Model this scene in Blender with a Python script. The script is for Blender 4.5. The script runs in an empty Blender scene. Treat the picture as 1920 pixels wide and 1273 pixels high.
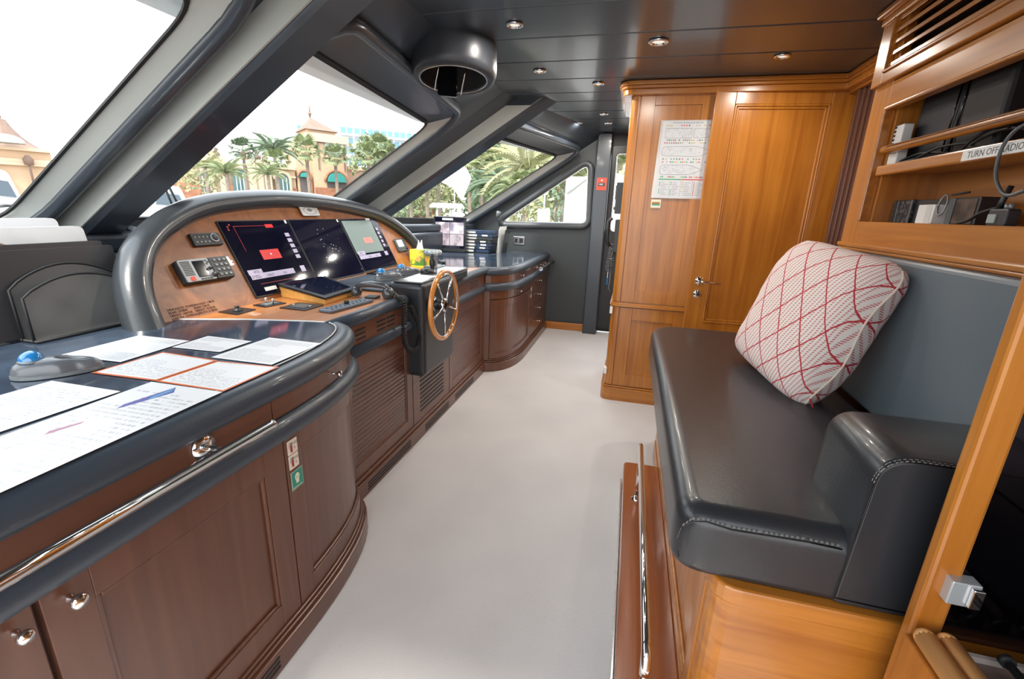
import bpy, bmesh, math, random
import numpy as np
from mathutils import Vector, Matrix, noise
from mathutils.geometry import tessellate_polygon
random.seed(5)
PI = math.pi
COL = bpy.context.scene.collection
scene = bpy.context.scene

# ------------------------------------------------------------------ camera
EYE = np.array([0, 0, 1.30])
R = np.array([[0.9673709, 0.10222647, -0.23182601],
              [0.25085586, -0.25800745, 0.93300777],
              [0.03556525, -0.96071947, -0.27523301]])
FPX = 848.0
cd = bpy.data.cameras.new('camera'); cam = bpy.data.objects.new('camera', cd); COL.objects.link(cam)
cd.sensor_width = 36; cd.lens = FPX / 1920 * 36; cd.clip_start = .02; cd.clip_end = 900
cam.matrix_world = Matrix(((R[0][0], -R[0][1], -R[0][2], EYE[0]), (R[1][0], -R[1][1], -R[1][2], EYE[1]),
                           (R[2][0], -R[2][1], -R[2][2], EYE[2]), (0, 0, 0, 1)))
scene.camera = cam
# ------------------------------------------------------------------ world, sun, exposure
w = bpy.data.worlds.new('world'); scene.world = w; w.use_nodes = True
bg = w.node_tree.nodes['Background']
SKY = 2.0
nt = w.node_tree
tc = nt.nodes.new('ShaderNodeTexCoord'); sp = nt.nodes.new('ShaderNodeSeparateXYZ'); cr = nt.nodes.new('ShaderNodeValToRGB')
nt.links.new(tc.outputs['Generated'], sp.inputs[0]); nt.links.new(sp.outputs['Z'], cr.inputs[0]); nt.links.new(cr.outputs[0], bg.inputs[0])
cr.color_ramp.elements[0].position = 0; cr.color_ramp.elements[0].color = (1, .995, .985, 1)
cr.color_ramp.elements[1].position = .9; cr.color_ramp.elements[1].color = (.80, .90, 1.0, 1)
bg.inputs[1].default_value = SKY
sl = bpy.data.lights.new('sun', 'SUN'); so = bpy.data.objects.new('sun', sl); COL.objects.link(so)
sl.energy = 3.0; sl.angle = .16; sl.color = (1, .95, .87)
so.rotation_euler = Vector((.06, .55, -.83)).to_track_quat('-Z', 'Y').to_euler()
scene.view_settings.view_transform = 'Standard'; scene.view_settings.look = 'None'
scene.view_settings.exposure = 1.05; scene.view_settings.gamma = 1
try: scene.view_settings.use_curve_mapping = False
except Exception: pass

LAMP = 2.6
# ------------------------------------------------------------------ pixel to point on a real plane
def ray(u, v): return R @ np.array([u - 960, v - 636.5, FPX])
def onZ(u, v, z): d = ray(u, v); return Vector(EYE + d * (z - EYE[2]) / d[2])
def onX(u, v, x): d = ray(u, v); return Vector(EYE + d * x / d[0])
def onY(u, v, y): d = ray(u, v); return Vector(EYE + d * y / d[1])
def far(u, v, D): d = ray(u, v); return Vector(EYE + d * D / math.hypot(d[0], d[1]))

# ------------------------------------------------------------------ materials
MATS = {}
def newmat(name):
    m = bpy.data.materials.new(name); m.use_nodes = True
    n = m.node_tree; return m, n, n.nodes['Principled BSDF']
def bumpnode(n, b, h, strength, dist=.01):
    bp = n.nodes.new('ShaderNodeBump'); bp.inputs['Strength'].default_value = strength; bp.inputs['Distance'].default_value = dist
    n.links.new(h, bp.inputs['Height']); n.links.new(bp.outputs[0], b.inputs['Normal'])
def M(name, col=(.5, .5, .5), rough=.5, metal=0, coat=0, var=0, scale=30, bump=0, emit=0, spec=None, trans=0, ecol=None):
    if name in MATS: return MATS[name]
    m, n, b = newmat(name)
    b.inputs['Base Color'].default_value = (*col, 1); b.inputs['Roughness'].default_value = rough
    b.inputs['Metallic'].default_value = metal; b.inputs['Coat Weight'].default_value = coat
    b.inputs['Coat Roughness'].default_value = .08
    if spec is not None: b.inputs['Specular IOR Level'].default_value = spec
    if trans: b.inputs['Transmission Weight'].default_value = trans
    if emit:
        b.inputs['Emission Color'].default_value = (*(ecol or col), 1); b.inputs['Emission Strength'].default_value = emit
    if var or bump:
        t = n.nodes.new('ShaderNodeTexCoord'); z = n.nodes.new('ShaderNodeTexNoise'); z.inputs['Scale'].default_value = scale
        z.inputs['Detail'].default_value = 4; n.links.new(t.outputs['Object'], z.inputs['Vector'])
        if var:
            r = n.nodes.new('ShaderNodeValToRGB'); n.links.new(z.outputs['Fac'], r.inputs[0])
            r.color_ramp.elements[0].position = .3; r.color_ramp.elements[1].position = .7
            r.color_ramp.elements[0].color = (*[c * (1 - var) for c in col], 1); r.color_ramp.elements[1].color = (*[min(1, c * (1 + var)) for c in col], 1)
            n.links.new(r.outputs[0], b.inputs['Base Color'])
        if bump: bumpnode(n, b, z.outputs['Fac'], bump)
    MATS[name] = m; return m
def wood(name, c1, c2, axis='z', rough=.28, coat=.5, k=1., burl=False):
    m, n, b = newmat(name); b.inputs['Roughness'].default_value = rough; b.inputs['Coat Weight'].default_value = coat; b.inputs['Coat Roughness'].default_value = .24
    t = n.nodes.new('ShaderNodeTexCoord'); mp = n.nodes.new('ShaderNodeMapping')
    s = {'x': (1.2, 22, 22), 'y': (22, 1.2, 22), 'z': (22, 22, 1.2)}[axis]
    if burl: s = (7, 7, 7)
    mp.inputs['Scale'].default_value = [q * k for q in s]
    n.links.new(t.outputs['Object'], mp.inputs[0])
    z = n.nodes.new('ShaderNodeTexNoise'); z.inputs['Scale'].default_value = 1.4; z.inputs['Detail'].default_value = 7; z.inputs['Distortion'].default_value = 2.2 if burl else .7
    n.links.new(mp.outputs[0], z.inputs['Vector'])
    z2 = n.nodes.new('ShaderNodeTexNoise'); z2.inputs['Scale'].default_value = 2.2; n.links.new(t.outputs['Object'], z2.inputs['Vector'])
    mx = n.nodes.new('ShaderNodeMath'); mx.operation = 'MULTIPLY_ADD'; mx.inputs[1].default_value = .35; n.links.new(z2.outputs['Fac'], mx.inputs[0])
    mz = n.nodes.new('ShaderNodeMath'); mz.operation = 'MULTIPLY'; mz.inputs[1].default_value = .65; n.links.new(z.outputs['Fac'], mz.inputs[0]); n.links.new(mz.outputs[0], mx.inputs[2])
    r = n.nodes.new('ShaderNodeValToRGB'); r.color_ramp.elements[0].position = .36; r.color_ramp.elements[1].position = .64
    r.color_ramp.elements[0].color = (*c1, 1); r.color_ramp.elements[1].color = (*c2, 1)
    n.links.new(mx.outputs[0], r.inputs[0]); n.links.new(r.outputs[0], b.inputs['Base Color'])
    return m
CH1, CH2 = (.33, .104, .012), (.51, .195, .026)
cherry = wood('cherry_vertical', CH1, CH2, 'z'); cherry_y = wood('cherry_along', CH1, CH2, 'y'); cherry_x = wood('cherry_across', CH1, CH2, 'x')
CH_SHADE1, CH_SHADE2 = (.092, .033, .018), (.135, .052, .029)  # same cherry darkened: shade on the helm-side cabinets put into the colour
shade_cherry = wood('shaded_cherry_vertical', CH_SHADE1, CH_SHADE2, 'z', .32, .4); shade_cherry_y = wood('shaded_cherry_along', CH_SHADE1, CH_SHADE2, 'y', .32, .4)
teak_slat = wood('slat_wood', (.060, .018, .009), (.125, .042, .020), 'y', .3, .4)
burl = wood('burl_wood', (.24, .08, .022), (.42, .155, .045), 'y', .34, .25, burl=True)
desk_wood = wood('desk_wood', (.40, .145, .042), (.60, .24, .075), 'y', .3, .35, k=.6)
leather = M('black_leather', (.022, .025, .030), .36, bump=.06, scale=180, coat=.12)
sofa_lea = M('sofa_leather', (.020, .022, .026), .33, bump=.05, scale=140, coat=.12)
back_lea = M('backrest_leather', (.125, .155, .180), .36, bump=.03, scale=140, coat=.05)
head_lin = M('headliner_leather', (.040, .050, .064), .30, bump=.02, scale=150, coat=.25)
pad_lea = M('edge_pad_leather', (.040, .054, .074), .40, coat=.08, bump=.05, scale=150)
lit_lin = M('lit_pillar_leather', (.46, .48, .45), .45, coat=.1, bump=.03, scale=150)  # black leather painted pale grey where window light catches it
wall_blk = M('wall_black_vinyl', (.036, .042, .044), .45, bump=.04, scale=120)
rubber = M('rubber_black', (.010, .010, .011), .6)
blackp = M('black_plastic', (.014, .015, .017), .35); blackg = M('black_gloss', (.004, .005, .007), .08)
greyp = M('grey_plastic', (.10, .11, .115), .4); dgrey = M('dark_grey_plastic', (.035, .04, .043), .4)
silver = M('silver_plastic', (.24, .26, .27), .35, metal=.4)
chrome = M('chrome', (.80, .80, .80), .06, metal=1); steel = M('brushed_steel', (.62, .62, .62), .22, metal=1)
white = M('white_paper', (.80, .80, .78), .5); whitep = M('white_plastic', (.75, .75, .73), .35)
red = M('red_plastic', (.70, .05, .03), .4); green = M('green_print', (.03, .30, .17), .4)
teal = M('teal_glass_far', (.16, .36, .38), .2)
slate = M('dark_glass_top', (.050, .072, .108), .10, var=.5, scale=6, coat=.6)
whiteline = M('pale_inlay_line', (.72, .72, .70), .3)

def carpetmat():
    m, n, b = newmat('carpet'); b.inputs['Roughness'].default_value = .95
    t = n.nodes.new('ShaderNodeTexCoord'); z = n.nodes.new('ShaderNodeTexNoise'); z.inputs['Scale'].default_value = 420; z.inputs['Detail'].default_value = 2
    n.links.new(t.outputs['Object'], z.inputs['Vector'])
    z2 = n.nodes.new('ShaderNodeTexNoise'); z2.inputs['Scale'].default_value = 2.5; n.links.new(t.outputs['Object'], z2.inputs['Vector'])
    a = n.nodes.new('ShaderNodeMath'); a.operation = 'ADD'; n.links.new(z.outputs['Fac'], a.inputs[0]); n.links.new(z2.outputs['Fac'], a.inputs[1])
    h = n.nodes.new('ShaderNodeMath'); h.operation = 'MULTIPLY'; h.inputs[1].default_value = .5; n.links.new(a.outputs[0], h.inputs[0])
    r = n.nodes.new('ShaderNodeValToRGB'); r.color_ramp.elements[0].position = .3; r.color_ramp.elements[1].position = .7
    r.color_ramp.elements[0].color = (.52, .50, .50, 1); r.color_ramp.elements[1].color = (.64, .62, .61, 1)
    n.links.new(h.outputs[0], r.inputs[0]); n.links.new(r.outputs[0], b.inputs['Base Color']); bumpnode(n, b, z.outputs['Fac'], .35, .004)
    return m
carpet = carpetmat()
def glassmat(name, tint=(1, 1, 1), dark=0., refl=1.):
    m = bpy.data.materials.new(name); m.use_nodes = True; n = m.node_tree; n.nodes.clear()
    o = n.nodes.new('ShaderNodeOutputMaterial'); mx = n.nodes.new('ShaderNodeMixShader'); tr = n.nodes.new('ShaderNodeBsdfTransparent'); gl = n.nodes.new('ShaderNodeBsdfGlossy')
    fr = n.nodes.new('ShaderNodeLayerWeight'); fr.inputs[0].default_value = .5; p5 = n.nodes.new('ShaderNodeMath'); p5.operation = 'POWER'; p5.inputs[1].default_value = 5
    n.links.new(fr.outputs['Facing'], p5.inputs[0]); mu = n.nodes.new('ShaderNodeMath'); mu.operation = 'MULTIPLY_ADD'; mu.inputs[1].default_value = .9 * min(refl, 1); mu.inputs[2].default_value = .045 * refl
    tr.inputs[0].default_value = (*tint, 1); gl.inputs['Roughness'].default_value = .02
    n.links.new(p5.outputs[0], mu.inputs[0]); n.links.new(mu.outputs[0], mx.inputs[0]); n.links.new(tr.outputs[0], mx.inputs[1]); n.links.new(gl.outputs[0], mx.inputs[2]); n.links.new(mx.outputs[0], o.inputs[0])
    return m
glass = glassmat('window_glass', (.97, .98, .97), refl=.5); smoked = glassmat('smoked_glass', (.42, .36, .42), refl=1)
frost = glassmat('pale_mesh_fabric', (.85, .86, .88), refl=1.6)

def papermat(name, base=(.84, .84, .85), ink=(.12, .13, .16), rows=26, fill=.62, border=None, cols=2):
    """white sheet with rows of small print; laid out on the sheet's own UVs"""
    m, n, b = newmat(name); b.inputs['Roughness'].default_value = .35; b.inputs['Coat Weight'].default_value = .12; b.inputs['Coat Roughness'].default_value = .15
    uv = n.nodes.new('ShaderNodeUVMap'); s = n.nodes.new('ShaderNodeSeparateXYZ'); n.links.new(uv.outputs[0], s.inputs[0])
    def mth(op, a, bb=None, c=None):
        q = n.nodes.new('ShaderNodeMath'); q.operation = op
        for i, v in enumerate((a, bb, c)):
            if v is None: continue
            if hasattr(v, 'is_linked'): n.links.new(v, q.inputs[i])
            else: q.inputs[i].default_value = v
        return q.outputs[0]
    u, v = s.outputs[0], s.outputs[1]
    fr = mth('FRACT', mth('MULTIPLY', v, rows)); line = mth('GREATER_THAN', fr, .55)
    cell = n.nodes.new('ShaderNodeCombineXYZ'); n.links.new(mth('FLOOR', mth('MULTIPLY', v, rows)), cell.inputs[1]); n.links.new(mth('MULTIPLY', u, 60), cell.inputs[0])
    wn = n.nodes.new('ShaderNodeTexNoise'); wn.inputs['Scale'].default_value = .9; wn.inputs['Detail'].default_value = 1; n.links.new(cell.outputs[0], wn.inputs['Vector'])
    word = mth('LESS_THAN', wn.outputs['Fac'], fill)
    c2 = n.nodes.new('ShaderNodeCombineXYZ'); n.links.new(mth('FLOOR', mth('MULTIPLY', v, rows / 4)), c2.inputs[1]); n.links.new(mth('FLOOR', mth('MULTIPLY', u, cols)), c2.inputs[0])
    wn2 = n.nodes.new('ShaderNodeTexWhiteNoise'); n.links.new(c2.outputs[0], wn2.inputs['Vector'])
    para = mth('GREATER_THAN', wn2.outputs['Value'], .25)
    inm = mth('MULTIPLY', mth('LESS_THAN', mth('ABSOLUTE', mth('SUBTRACT', u, .5)), .43), mth('LESS_THAN', mth('ABSOLUTE', mth('SUBTRACT', v, .5)), .44))
    a = mth('MULTIPLY', mth('MULTIPLY', line, word), mth('MULTIPLY', inm, para))
    a = mth('MULTIPLY', a, .42)
    mx = n.nodes.new('ShaderNodeMix'); mx.data_type = 'RGBA'; mx.inputs[6].default_value = (*base, 1); mx.inputs[7].default_value = (*ink, 1); n.links.new(a, mx.inputs[0])
    out = mx.outputs[2]
    if border:
        e = mth('GREATER_THAN', mth('MAXIMUM', mth('ABSOLUTE', mth('SUBTRACT', u, .5)), mth('ABSOLUTE', mth('SUBTRACT', v, .5))), .465)
        m2 = n.nodes.new('ShaderNodeMix'); m2.data_type = 'RGBA'; n.links.new(out, m2.inputs[6]); m2.inputs[7].default_value = (*border, 1); n.links.new(e, m2.inputs[0]); out = m2.outputs[2]
    n.links.new(out, b.inputs['Base Color']); return m
paper = papermat('printed_sheet'); paper_sparse = papermat('sparse_sheet', rows=40, fill=.5, cols=3); paper_or = papermat('orange_bordered_sheet', rows=18, fill=.5, border=(.72, .16, .04))

def pillowmat():
    m, n, b = newmat('knit_pillow'); b.inputs['Roughness'].default_value = .9
    t = n.nodes.new('ShaderNodeTexCoord'); s = n.nodes.new('ShaderNodeSeparateXYZ'); n.links.new(t.outputs['UV'], s.inputs[0])
    def mth(op, a, bb=None):
        q = n.nodes.new('ShaderNodeMath'); q.operation = op
        for i, v in enumerate((a, bb)):
            if v is None: continue
            if hasattr(v, 'is_linked'): n.links.new(v, q.inputs[i])
            else: q.inputs[i].default_value = v
        return q.outputs[0]
    x, y = s.outputs[0], s.outputs[1]
    nz = n.nodes.new('ShaderNodeTexNoise'); nz.inputs['Scale'].default_value = 60; n.links.new(t.outputs['Object'], nz.inputs['Vector'])
    jit = mth('MULTIPLY', mth('SUBTRACT', nz.outputs['Fac'], .5), .006)
    d1 = mth('ADD', mth('ADD', x, mth('MULTIPLY', y, .85)), jit); d2 = mth('ADD', mth('SUBTRACT', x, mth('MULTIPLY', y, .85)), jit)
    def band(d, per, wd): return mth('LESS_THAN', mth('ABSOLUTE', mth('SUBTRACT', mth('FRACT', mth('ADD', mth('DIVIDE', d, per), 20.5)), .5)), wd / per / 2)
    lines = mth('MAXIMUM', band(d1, .118, .0065), band(d2, .118, .0065))
    st = band(mth('ADD', x, mth('MULTIPLY', y, -.30)), .016, .0065); dots = band(mth('SUBTRACT', y, mth('MULTIPLY', x, .3)), .007, .0042)
    nx = mth('MULTIPLY', st, dots)
    pale = mth('MULTIPLY', nx, .75)
    a = mth('MAXIMUM', lines, pale)
    mx = n.nodes.new('ShaderNodeMix'); mx.data_type = 'RGBA'; mx.inputs[6].default_value = (.80, .73, .68, 1); mx.inputs[7].default_value = (.50, .04, .05, 1)
    n.links.new(a, mx.inputs[0]); n.links.new(mx.outputs[2], b.inputs['Base Color'])
    h = mth('ADD', mth('MULTIPLY', band(y, .006, .003), .4), mth('MULTIPLY', lines, 1.)); h2 = mth('ADD', h, band(mth('ADD', x, mth('MULTIPLY', y, -.30)), .016, .008))
    bumpnode(n, b, h2, .6, .004); return m
def cellmat(name, c1, c2, scale, thr=.5, rough=.6, kind='noise', c3=None):
    m, n, b = newmat(name); b.inputs['Roughness'].default_value = rough
    t = n.nodes.new('ShaderNodeTexCoord')
    if kind == 'voronoi': z = n.nodes.new('ShaderNodeTexVoronoi'); out = z.outputs['Distance']
    else: z = n.nodes.new('ShaderNodeTexNoise'); out = z.outputs['Fac']; z.inputs['Detail'].default_value = 3
    z.inputs['Scale'].default_value = scale; n.links.new(t.outputs['Object'], z.inputs['Vector'])
    r = n.nodes.new('ShaderNodeValToRGB'); r.color_ramp.interpolation = 'CONSTANT' if kind == 'voronoi' else 'LINEAR'
    r.color_ramp.elements[0].position = 0 if kind == 'voronoi' else thr - .08; r.color_ramp.elements[0].color = (*c1, 1)
    r.color_ramp.elements[1].position = thr if kind == 'voronoi' else thr + .08; r.color_ramp.elements[1].color = (*c2, 1)
    if c3: e = r.color_ramp.elements.new(thr * .55); e.color = (*c3, 1)
    n.links.new(out, r.inputs[0]); n.links.new(r.outputs[0], b.inputs['Base Color']); return m
def meshmat():
    """woven wire: opaque wires with round openings"""
    m, n, b = newmat('wire_mesh'); b.inputs['Base Color'].default_value = (.20, .21, .21, 1); b.inputs['Roughness'].default_value = .4; b.inputs['Metallic'].default_value = .4
    t = n.nodes.new('ShaderNodeTexCoord'); mp = n.nodes.new('ShaderNodeMapping'); mp.inputs['Rotation'].default_value = (PI / 4, 0, 0); n.links.new(t.outputs['Object'], mp.inputs[0])
    s = n.nodes.new('ShaderNodeSeparateXYZ'); n.links.new(mp.outputs[0], s.inputs[0])
    outs = []
    for k in (1, 2):
        a = n.nodes.new('ShaderNodeMath'); a.operation = 'MULTIPLY'; a.inputs[1].default_value = 330; n.links.new(s.outputs[k], a.inputs[0])
        f = n.nodes.new('ShaderNodeMath'); f.operation = 'FRACT'; n.links.new(a.outputs[0], f.inputs[0])
        g = n.nodes.new('ShaderNodeMath'); g.operation = 'GREATER_THAN'; g.inputs[1].default_value = .42; n.links.new(f.outputs[0], g.inputs[0]); outs.append(g.outputs[0])
    mu = n.nodes.new('ShaderNodeMath'); mu.operation = 'MULTIPLY'; n.links.new(outs[0], mu.inputs[0]); n.links.new(outs[1], mu.inputs[1])
    iv = n.nodes.new('ShaderNodeMath'); iv.operation = 'SUBTRACT'; iv.inputs[0].default_value = 1; n.links.new(mu.outputs[0], iv.inputs[1]); n.links.new(iv.outputs[0], b.inputs['Alpha'])
    return m
wire = meshmat()

# ------------------------------------------------------------------ mesh building
BASE = {}
def root_of(p):
    while p.parent: p = p.parent
    return p
class MB:
    def __init__(s): s.v, s.f, s.sm, s.uv = [], [], [], None
    def add(s, vs, fs, smooth=False):
        o = len(s.v); s.v += [Vector(q) for q in vs]; s.f += [[i + o for i in f] for f in fs]; s.sm += [smooth] * len(fs); return s
    def box(s, x0, x1, y0, y1, z0, z1, fn=None):
        vs = [(x, y, z) for x in (x0, x1) for y in (y0, y1) for z in (z0, z1)]
        if fn: vs = [fn(*q) for q in vs]
        return s.add(vs, [(0, 1, 3, 2), (4, 6, 7, 5), (0, 4, 5, 1), (2, 3, 7, 6), (0, 2, 6, 4), (1, 5, 7, 3)])
    def prism(s, poly, z0, z1, fn=None, smooth=False):
        n = len(poly); vs = [(x, y, z0) for x, y in poly] + [(x, y, z1) for x, y in poly]
        if fn: vs = [fn(*q) for q in vs]
        o = len(s.v); s.add(vs, [list(range(n))[::-1], list(range(n, 2 * n))])
        s.f += [[o + i, o + (i + 1) % n, o + n + (i + 1) % n, o + n + i] for i in range(n)]; s.sm += [smooth] * n
        return s
    def tube(s, pts, r, n=10, closed=False, sy=1., up=None, caps=True):
        pts = [Vector(p) for p in pts]; m = len(pts); rr = r if isinstance(r, (list, tuple)) else [r] * m
        def tan(i):
            a = pts[(i - 1) % m] if (closed or i > 0) else pts[0]; b = pts[(i + 1) % m] if (closed or i < m - 1) else pts[-1]
            d = (b - a); return d.normalized() if d.length > 1e-9 else Vector((0, 0, 1))
        t0 = tan(0); ref = Vector(up) if up else (Vector((0, 0, 1)) if abs(t0.z) < .9 else Vector((1, 0, 0)))
        nrm = (ref - t0 * ref.dot(t0)).normalized(); vs = []
        for i in range(m):
            t = tan(i)
            base = Vector(up) if up else nrm
            nn = base - t * base.dot(t)
            nrm = nn.normalized() if nn.length > 1e-6 else nrm
            bi = t.cross(nrm)
            for k in range(n):
                a = 2 * PI * k / n; vs.append(pts[i] + nrm * math.cos(a) * rr[i] * sy + bi * math.sin(a) * rr[i])
        fs = []
        for i in range(m if closed else m - 1):
            for k in range(n):
                fs.append((i * n + k, i * n + (k + 1) % n, ((i + 1) % m) * n + (k + 1) % n, ((i + 1) % m) * n + k))
        s.add(vs, fs, True)
        if caps and not closed:
            o = len(s.v) - m * n
            s.f += [[o + k for k in range(n)][::-1], [o + (m - 1) * n + k for k in range(n)]]; s.sm += [False, False]
        return s
    def lathe(s, prof, c=(0, 0, 0), ax=(0, 0, 1), n=20, smooth=True, ell=1., cap=True):
        c = Vector(c); az = Vector(ax).normalized(); rx = (Vector((1, 0, 0)) if abs(az.x) < .9 else Vector((0, 1, 0))); ux = (rx - az * rx.dot(az)).normalized(); uy = az.cross(ux)
        vs = []
        for r, z in prof:
            for k in range(n):
                a = 2 * PI * k / n; vs.append(c + az * z + ux * math.cos(a) * r + uy * math.sin(a) * r * ell)
        fs = [(i * n + k, i * n + (k + 1) % n, (i + 1) * n + (k + 1) % n, (i + 1) * n + k) for i in range(len(prof) - 1) for k in range(n)]
        s.add(vs, fs, smooth); o = len(s.v) - len(vs)
        if cap and prof[0][0] > 1e-5: s.f.append([o + k for k in range(n)][::-1]); s.sm.append(False)
        if cap and prof[-1][0] > 1e-5: s.f.append([o + (len(prof) - 1) * n + k for k in range(n)]); s.sm.append(False)
        return s
    def ball(s, c, r, sc=(1, 1, 1), n=14, m=9):
        vs = []
        for i in range(m + 1):
            th = PI * i / m
            for k in range(n):
                a = 2 * PI * k / n; vs.append((c[0] + r * sc[0] * math.sin(th) * math.cos(a), c[1] + r * sc[1] * math.sin(th) * math.sin(a), c[2] + r * sc[2] * math.cos(th)))
        return s.add(vs, [(i * n + k, i * n + (k + 1) % n, (i + 1) * n + (k + 1) % n, (i + 1) * n + k) for i in range(m) for k in range(n)], True)
    def grid(s, fn, nu, nv, smooth=True, cu=False):
        vs = [fn(i / (nu if cu else nu - 1), j / (nv - 1)) for i in range(nu) for j in range(nv)]
        return s.add(vs, [(i * nv + j, ((i + 1) % nu) * nv + j, ((i + 1) % nu) * nv + j + 1, i * nv + j + 1) for i in range(nu if cu else nu - 1) for j in range(nv - 1)], smooth)
    def wall(s, P, s0, s1, z0, z1, o0, o1):
        pp = P.span(s0, s1); vs = []
        for p, q in pp:
            for o, z in ((o0, z0), (o1, z0), (o1, z1), (o0, z1)): vs.append((p[0] + q[0] * o, p[1] + q[1] * o, z))
        n = len(pp); fs = [(i * 4 + k, i * 4 + (k + 1) % 4, i * 4 + 4 + (k + 1) % 4, i * 4 + 4 + k) for i in range(n - 1) for k in range(4)]
        return s.add(vs, fs + [(3, 2, 1, 0), ((n - 1) * 4, (n - 1) * 4 + 1, (n - 1) * 4 + 2, (n - 1) * 4 + 3)])
    def build(s, name, mat, parent=None, bevel=0, base=None, mod=None, seg=2, auto=False, solid=0):
        if base is None:
            if parent is not None: base = BASE[root_of(parent).name]
            else:
                xs = [q.x for q in s.v]; ys = [q.y for q in s.v]; zs = [q.z for q in s.v]
                base = Vector(((min(xs) + max(xs)) / 2, (min(ys) + max(ys)) / 2, min(zs)))
        me = bpy.data.meshes.new(name); me.from_pydata([q - base for q in s.v], [], s.f); me.validate()
        if len(me.polygons) == len(s.sm): me.polygons.foreach_set('use_smooth', s.sm)
        b = bmesh.new(); b.from_mesh(me); bmesh.ops.recalc_face_normals(b, faces=b.faces); b.to_mesh(me); b.free()
        if s.uv:
            l = me.uv_layers.new(name='UVMap')
            for p in me.polygons:
                for li in p.loop_indices: l.data[li].uv = s.uv[me.loops[li].vertex_index]
        me.materials.append(mat); o = bpy.data.objects.new(name, me); COL.objects.link(o)
        if parent is not None: o.parent = parent
        else: o.location = base; BASE[o.name] = base
        if solid:
            md = o.modifiers.new('solid', 'SOLIDIFY'); md.thickness = solid; md.offset = 0
        if bevel:
            md = o.modifiers.new('bevel', 'BEVEL'); md.width = bevel; md.segments = seg; md.limit_method = 'ANGLE'; md.angle_limit = math.radians(40)
            md.harden_normals = False
        return o
def S(o, label, cat, group=None):
    o['label'] = label; o['category'] = cat
    if group: o['group'] = group
    return o
def ST(o): o['kind'] = 'structure'; return o
def T(name, label, cat, loc, group=None, mat4=None):
    """an Empty that parents its parts; with mat4 the parts are written in local coordinates"""
    o = bpy.data.objects.new(name, None); COL.objects.link(o); o.empty_display_size = .05
    if mat4 is not None: o.matrix_world = mat4; BASE[o.name] = Vector((0, 0, 0))
    else: o.location = loc; BASE[o.name] = Vector(loc)
    return S(o, label, cat, group)
def dup(r, loc=None, label=None, rotz=None, group=None, scale=None):
    c = r.copy(); COL.objects.link(c)
    if loc is not None: c.location = loc
    if rotz is not None: c.rotation_euler = (0, 0, rotz)
    if scale is not None: c.scale = (scale,) * 3
    if label: c['label'] = label
    if group: c['group'] = group
    BASE[c.name] = Vector(c.location)
    for ch in list(r.children):
        d = ch.copy(); COL.objects.link(d); d.parent = c
        for g in ch.children: e = g.copy(); COL.objects.link(e); e.parent = d
    return c
class Path:
    """plan curve; outward normal is to the right of travel times side"""
    def __init__(s, pts, side=1):
        s.p = [Vector(q) for q in pts]; s.side = side; s.c = [0]
        for a, b in zip(s.p, s.p[1:]): s.c.append(s.c[-1] + (b - a).length)
        s.n = []
        for i in range(len(s.p)):
            a = s.p[max(i - 1, 0)]; b = s.p[min(i + 1, len(s.p) - 1)]; d = (b - a).normalized(); s.n.append(Vector((d.y, -d.x)) * side)
    def at(s, q):
        q = min(max(q, 0), s.c[-1])
        for i in range(len(s.p) - 1):
            if q <= s.c[i + 1] + 1e-9:
                t = (q - s.c[i]) / (s.c[i + 1] - s.c[i]); return s.p[i].lerp(s.p[i + 1], t), s.n[i].lerp(s.n[i + 1], t).normalized()
    def span(s, a, b): return [s.at(a)] + [(s.p[i], s.n[i]) for i in range(len(s.p)) if a + 1e-4 < s.c[i] < b - 1e-4] + [s.at(b)]
    def pts(s, a, b, off, z): return [(p.x + n.x * off, p.y + n.y * off, z) for p, n in s.span(a, b)]
def bez(a, b, c, d, n=10):
    a, b, c, d = map(Vector, (a, b, c, d)); return [(1 - t) ** 3 * a + 3 * (1 - t) ** 2 * t * b + 3 * (1 - t) * t * t * c + t ** 3 * d for t in [i / n for i in range(n + 1)]]
def rrect(x0, x1, y0, y1, r, n=5):
    out = []
    for cx, cy, a0 in ((x1 - r, y1 - r, 0), (x0 + r, y1 - r, PI / 2), (x0 + r, y0 + r, PI), (x1 - r, y0 + r, 1.5 * PI)):
        out += [(cx + r * math.cos(a0 + PI / 2 * k / n), cy + r * math.sin(a0 + PI / 2 * k / n)) for k in range(n + 1)]
    return out
def roundpoly(pts, r, n=5):
    out = []; m = len(pts); pts = [Vector(p) for p in pts]
    for i in range(m):
        p, a, b = pts[i], pts[i - 1], pts[(i + 1) % m]
        rr = r[i] if isinstance(r, (list, tuple)) else r
        d1 = (a - p).normalized(); d2 = (b - p).normalized(); q1 = p + d1 * rr; q2 = p + d2 * rr
        for k in range(n + 1):
            t = k / n; out.append((1 - t) ** 2 * q1 + 2 * t * (1 - t) * p + t * t * q2)
    return out
def offset_poly(pts, d):
    m = len(pts); P = [Vector(p) for p in pts]; ar = sum(P[i].x * P[(i + 1) % m].y - P[(i + 1) % m].x * P[i].y for i in range(m)); sg = 1 if ar > 0 else -1
    out = []
    for i in range(m):
        t = (P[(i + 1) % m] - P[i - 1]).normalized(); out.append(P[i] + Vector((t.y, -t.x)) * sg * d)
    return out
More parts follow.
